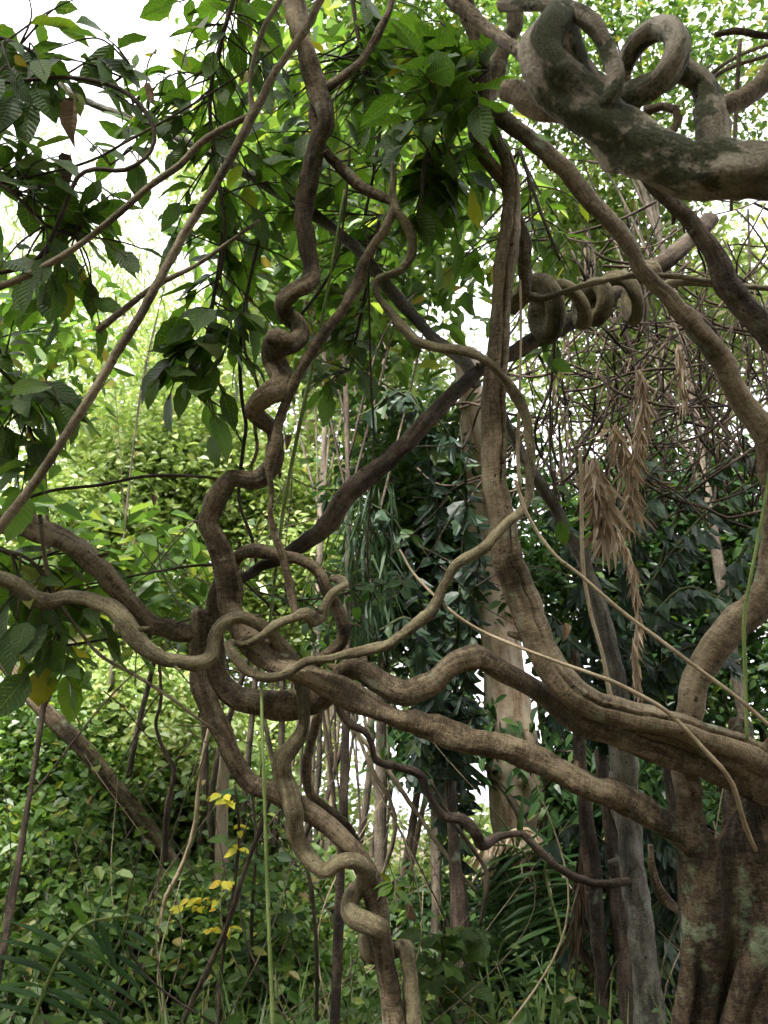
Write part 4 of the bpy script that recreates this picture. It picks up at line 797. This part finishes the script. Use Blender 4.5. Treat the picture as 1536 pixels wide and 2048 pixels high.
tw = empty('leafy_sapling', tuple(P(880, 2040, 5.4) * np.array((1, 1, 0))), 'broad leaved sapling standing right of the twin posts', 'sapling')
yp = catmull(to_ground(rows("890 1840 6 5.4, 885 1920 8, 880 2040 9")), .05); put('stem', tube_mesh('sapling_stem', yp, M['twig'], segs=6, rough=.03), tw)
for k in range(16):
    px, py = random.uniform(820, 980), random.uniform(1850, 2030); twig_leaves(tw, nearest(yp, P(px, py + 30, 5.4)), P(px, py, 5.4 + random.uniform(-.4, .4)), 5, .20, BIG, w=.005)

# ================================================================== background trees and bushes
BT = 'bright trees behind'
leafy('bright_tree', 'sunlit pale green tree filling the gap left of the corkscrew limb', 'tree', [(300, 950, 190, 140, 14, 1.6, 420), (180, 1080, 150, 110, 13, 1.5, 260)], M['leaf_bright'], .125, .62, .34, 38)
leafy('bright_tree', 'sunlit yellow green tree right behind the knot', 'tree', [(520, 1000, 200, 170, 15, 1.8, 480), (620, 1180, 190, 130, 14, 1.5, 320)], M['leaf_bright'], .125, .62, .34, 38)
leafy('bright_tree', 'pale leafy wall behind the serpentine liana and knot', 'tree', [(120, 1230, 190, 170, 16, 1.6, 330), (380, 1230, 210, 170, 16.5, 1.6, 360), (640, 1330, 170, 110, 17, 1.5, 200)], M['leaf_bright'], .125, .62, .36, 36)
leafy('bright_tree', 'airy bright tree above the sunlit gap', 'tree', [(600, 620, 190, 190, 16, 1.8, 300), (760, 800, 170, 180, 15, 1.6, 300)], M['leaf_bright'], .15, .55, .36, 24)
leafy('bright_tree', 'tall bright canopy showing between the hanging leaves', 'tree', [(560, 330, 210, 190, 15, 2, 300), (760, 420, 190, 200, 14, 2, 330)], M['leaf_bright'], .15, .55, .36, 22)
leafy('bright_tree', 'upper canopy of small leaves at the top middle', 'tree', [(640, 40, 260, 150, 12, 2, 190), (880, 120, 190, 190, 12, 2, 260)], M['leaf_mid'], .13, .55, .3, 20)
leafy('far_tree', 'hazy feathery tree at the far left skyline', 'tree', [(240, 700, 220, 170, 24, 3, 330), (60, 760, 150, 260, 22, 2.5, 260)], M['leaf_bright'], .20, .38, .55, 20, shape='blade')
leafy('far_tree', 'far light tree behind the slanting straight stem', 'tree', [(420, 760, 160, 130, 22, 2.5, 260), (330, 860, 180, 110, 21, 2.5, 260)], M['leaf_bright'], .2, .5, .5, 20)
leafy('bamboo_clump', 'drooping bamboo foliage against the white sky at left', 'bamboo', [(60, 330, 130, 150, 11, 1.4, 46), (120, 480, 130, 110, 12, 1.4, 46), (30, 560, 90, 120, 12, 1.4, 50)], M['leaf_bright'], .24, .10, .34, 16, shape='blade', droop=1.0, bark='bark_dark', trunk_w=.02, nbr=3)
leafy('bamboo_clump', 'bamboo foliage speckling the sky beside the hanging leaves', 'bamboo', [(260, 560, 110, 120, 13, 1.4, 50), (380, 430, 90, 120, 13, 1.4, 44)], M['leaf_bright'], .24, .12, .36, 16, shape='blade', droop=1.0, bark='bark_dark', trunk_w=.02, nbr=3)
leafy('canopy_tree', 'small leaved canopy speckled with sky above the mossy coil', 'tree', [(1120, 90, 200, 130, 10, 1.6, 150), (1390, 90, 220, 120, 10, 1.6, 140), (1300, 300, 270, 100, 10.5, 1.6, 150)], M['leaf_mid'], .10, .6, .24, 20)
leafy('canopy_tree', 'light green foliage behind the dry vine tangle', 'tree', [(1180, 480, 180, 160, 12, 1.6, 260), (1420, 640, 200, 200, 12, 1.6, 260), (1200, 760, 200, 150, 12, 1.6, 200)], M['leaf_bright'], .13, .55, .3, 22)
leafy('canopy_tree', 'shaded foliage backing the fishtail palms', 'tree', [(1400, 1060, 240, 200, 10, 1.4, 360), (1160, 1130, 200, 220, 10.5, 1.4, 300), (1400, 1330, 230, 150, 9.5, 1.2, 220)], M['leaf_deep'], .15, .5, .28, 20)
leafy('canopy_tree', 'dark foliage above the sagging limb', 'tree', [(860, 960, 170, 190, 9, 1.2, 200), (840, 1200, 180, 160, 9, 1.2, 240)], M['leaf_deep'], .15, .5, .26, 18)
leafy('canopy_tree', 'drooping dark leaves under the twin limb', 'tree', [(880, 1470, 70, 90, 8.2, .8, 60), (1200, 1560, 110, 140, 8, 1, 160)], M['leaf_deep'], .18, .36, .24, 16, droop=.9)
leafy('understorey_tree', 'mid green understorey tree behind the forking liana', 'tree', [(560, 520, 130, 190, 7.5, .8, 60), (720, 620, 150, 180, 7.5, .8, 70), (640, 260, 190, 150, 7.5, .8, 60), (880, 400, 130, 200, 7.2, .8, 70)], M['leaf_mid'], .2, .52, .26, 9, trunk_w=.035, bark='bark_dark')
leafy('understorey_tree', 'mid green understorey tree at the left edge', 'tree', [(60, 700, 130, 200, 7.5, .8, 60), (60, 1180, 150, 150, 7, .8, 60), (300, 1180, 150, 130, 7, .7, 40)], M['leaf_mid'], .2, .52, .26, 9, trunk_w=.03, bark='bark_dark')
BU = 'undergrowth bushes'
for (lb, bl, mt, ln, asp) in (
 ('round leaved bush at the left edge above the bamboo culms', [(60, 1500, 150, 120, 9, 1, 190), (200, 1600, 150, 120, 8.8, 1, 200)], 'leaf_mid', .105, .75),
 ('pale bush around the leaning brown trunk', [(250, 1420, 170, 120, 10, 1, 220), (360, 1530, 130, 130, 9.5, 1, 190)], 'leaf_bright', .105, .7),
 ('dense bush behind the yellow leaved sapling', [(420, 1650, 160, 150, 9.5, 1, 260), (300, 1760, 170, 110, 9, 1, 240)], 'leaf_mid', .12, .65),
 ('dark bush at the lower left corner', [(80, 1760, 160, 140, 7.6, .9, 240), (180, 1900, 190, 120, 7, .8, 260)], 'leaf_mid', .13, .55),
 ('leafy bush at the foot of the slim pale trunk', [(430, 1880, 180, 110, 7.4, .8, 280), (560, 1960, 160, 90, 7, .8, 240)], 'leaf_mid', .12, .55),
 ('mixed bush left of the twin posts', [(620, 1850, 130, 110, 8.4, .8, 230), (660, 1960, 130, 80, 7.4, .7, 200)], 'leaf_mid', .11, .55),
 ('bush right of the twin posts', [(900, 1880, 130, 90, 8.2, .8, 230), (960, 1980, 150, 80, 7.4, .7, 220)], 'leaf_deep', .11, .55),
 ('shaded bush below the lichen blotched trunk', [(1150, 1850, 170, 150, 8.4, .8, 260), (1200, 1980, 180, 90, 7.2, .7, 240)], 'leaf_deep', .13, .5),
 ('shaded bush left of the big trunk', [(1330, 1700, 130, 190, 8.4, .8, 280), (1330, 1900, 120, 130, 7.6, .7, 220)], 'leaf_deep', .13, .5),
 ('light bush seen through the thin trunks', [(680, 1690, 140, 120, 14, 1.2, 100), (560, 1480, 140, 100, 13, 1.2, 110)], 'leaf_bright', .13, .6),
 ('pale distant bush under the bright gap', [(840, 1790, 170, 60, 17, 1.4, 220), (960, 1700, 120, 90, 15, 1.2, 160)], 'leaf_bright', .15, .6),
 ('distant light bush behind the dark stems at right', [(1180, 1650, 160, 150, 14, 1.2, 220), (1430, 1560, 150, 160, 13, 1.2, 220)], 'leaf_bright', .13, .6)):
    leafy('bush', lb, 'bush', bl, M[mt], ln, asp, .24, 25, trunk_w=.03, nbr=9, bark='bark_bg', group=BU)

# grass-like drooping blades in the dark centre, and floor plants
n = 260; q = np.array([P(random.uniform(690, 790), random.uniform(960, 1260), 6.2 + random.uniform(-.2, .2)) for _ in range(n)])
d = np.stack((rng.normal(size=n) * .25, rng.normal(size=n) * .25, -np.ones(n)), -1); nr = np.stack((rng.normal(size=n), -np.ones(n), rng.normal(size=n) * .2), -1); L = .25 + .25 * rng.random(n)
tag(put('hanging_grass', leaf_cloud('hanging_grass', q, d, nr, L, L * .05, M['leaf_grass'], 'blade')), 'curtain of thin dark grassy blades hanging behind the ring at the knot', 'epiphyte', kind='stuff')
n = 42000; X = rng.uniform(-9, 9, n); Y = rng.uniform(5.2, 22, n); keep = np.abs(X) < Y * .55 + .8; X, Y = X[keep], Y[keep]; n = len(X)
hh = .12 + .45 * rng.random(n) ** 1.5 * (1 + .5 * np.sin(X * 1.3) * np.sin(Y * 1.1))
q = np.stack((X, Y, gz(X, Y) + hh), -1); d, nr = rand_orient(n, .2); L = .07 + .1 * rng.random(n)
tag(put('ground_cover', leaf_cloud('ground_cover', q, d, nr, L, L * .55, M['leaf_mid'], 'oval')), 'low leafy ground plants covering the forest floor', 'ground cover', kind='stuff')
n = 2600; X = rng.uniform(-1.5, 7, n); Y = rng.uniform(5.4, 13, n); q = np.stack((X, Y, gz(X, Y)), -1)
d = np.stack((rng.normal(size=n) * .35, rng.normal(size=n) * .35, np.ones(n)), -1); nr = np.stack((rng.normal(size=n), -np.ones(n), rng.normal(size=n) * .2), -1); L = .3 + .55 * rng.random(n)
tag(put('tall_grass', leaf_cloud('tall_grass', q, d, nr, L, L * .035, M['leaf_mid'], 'blade')), 'tall thin grass blades standing in the undergrowth', 'grass', kind='stuff')

# unseen forest overhead and behind the viewpoint, added to shade the lianas
blobs = []
for k in range(1000):
    t = rng.random()
    if t < .34: c = (rng.uniform(-8, 8), rng.uniform(-8, 1.8), rng.uniform(7.2, 9.2))
    elif t < .68: c = (rng.uniform(-9, 9), rng.uniform(-9, -5.5), rng.uniform(.5, 8))
    else: c = (random.choice((-1, 1)) * rng.uniform(6.8, 9), rng.uniform(-6, 9), rng.uniform(.5, 8))
    blobs.append((np.array(c), (.5, .5, .4), 5))
pos, cl = cloud_points(blobs, .35, 9); pos = pos[pos[:, 2] > .1]; n = len(pos); d, nr = rand_orient(n, .4); L = .22 + .16 * rng.random(n)
tag(put('shading_forest', leaf_cloud('shading_forest', pos, d, nr, L, L * .55, M['leaf_deep'], 'oval')), 'unseen forest canopy overhead and all around, added to shade the lianas', 'forest', kind='stuff')

# dry sticks and canes standing and leaning in the undergrowth
for nm, mt, cnt, lb in (('brushwood', 'straw', 50, 'pale dry canes and sticks leaning through the undergrowth'), ('brushwood', 'stem', 130, 'brown thin stems standing through the undergrowth'), ('brushwood', 'twig', 90, 'dark thin stems threading the thicket')):
    tp_ = []
    for k in range(cnt):
        y = random.uniform(5.6, 11); x = random.uniform(-.55, .5) * y; h = random.uniform(.6, 2.6); a = random.gauss(0, .35); c = random.gauss(0, .55)
        b = np.array((x, y, -.05)); t = b + np.array((math.sin(a) * h, random.gauss(0, .3), math.cos(a) * h)); m_ = (b + t) / 2 + np.array((c * h * .4, 0, 0)); w_ = random.uniform(.003, .009)
        tp_.append(catmull([(*b, w_), (*m_, w_ * .8), (*t, w_ * .5)], .12))
    tag(put(nm, multi_tube(nm, tp_, M[mt], segs=5, rough=.05)), lb, 'sticks', kind='stuff')
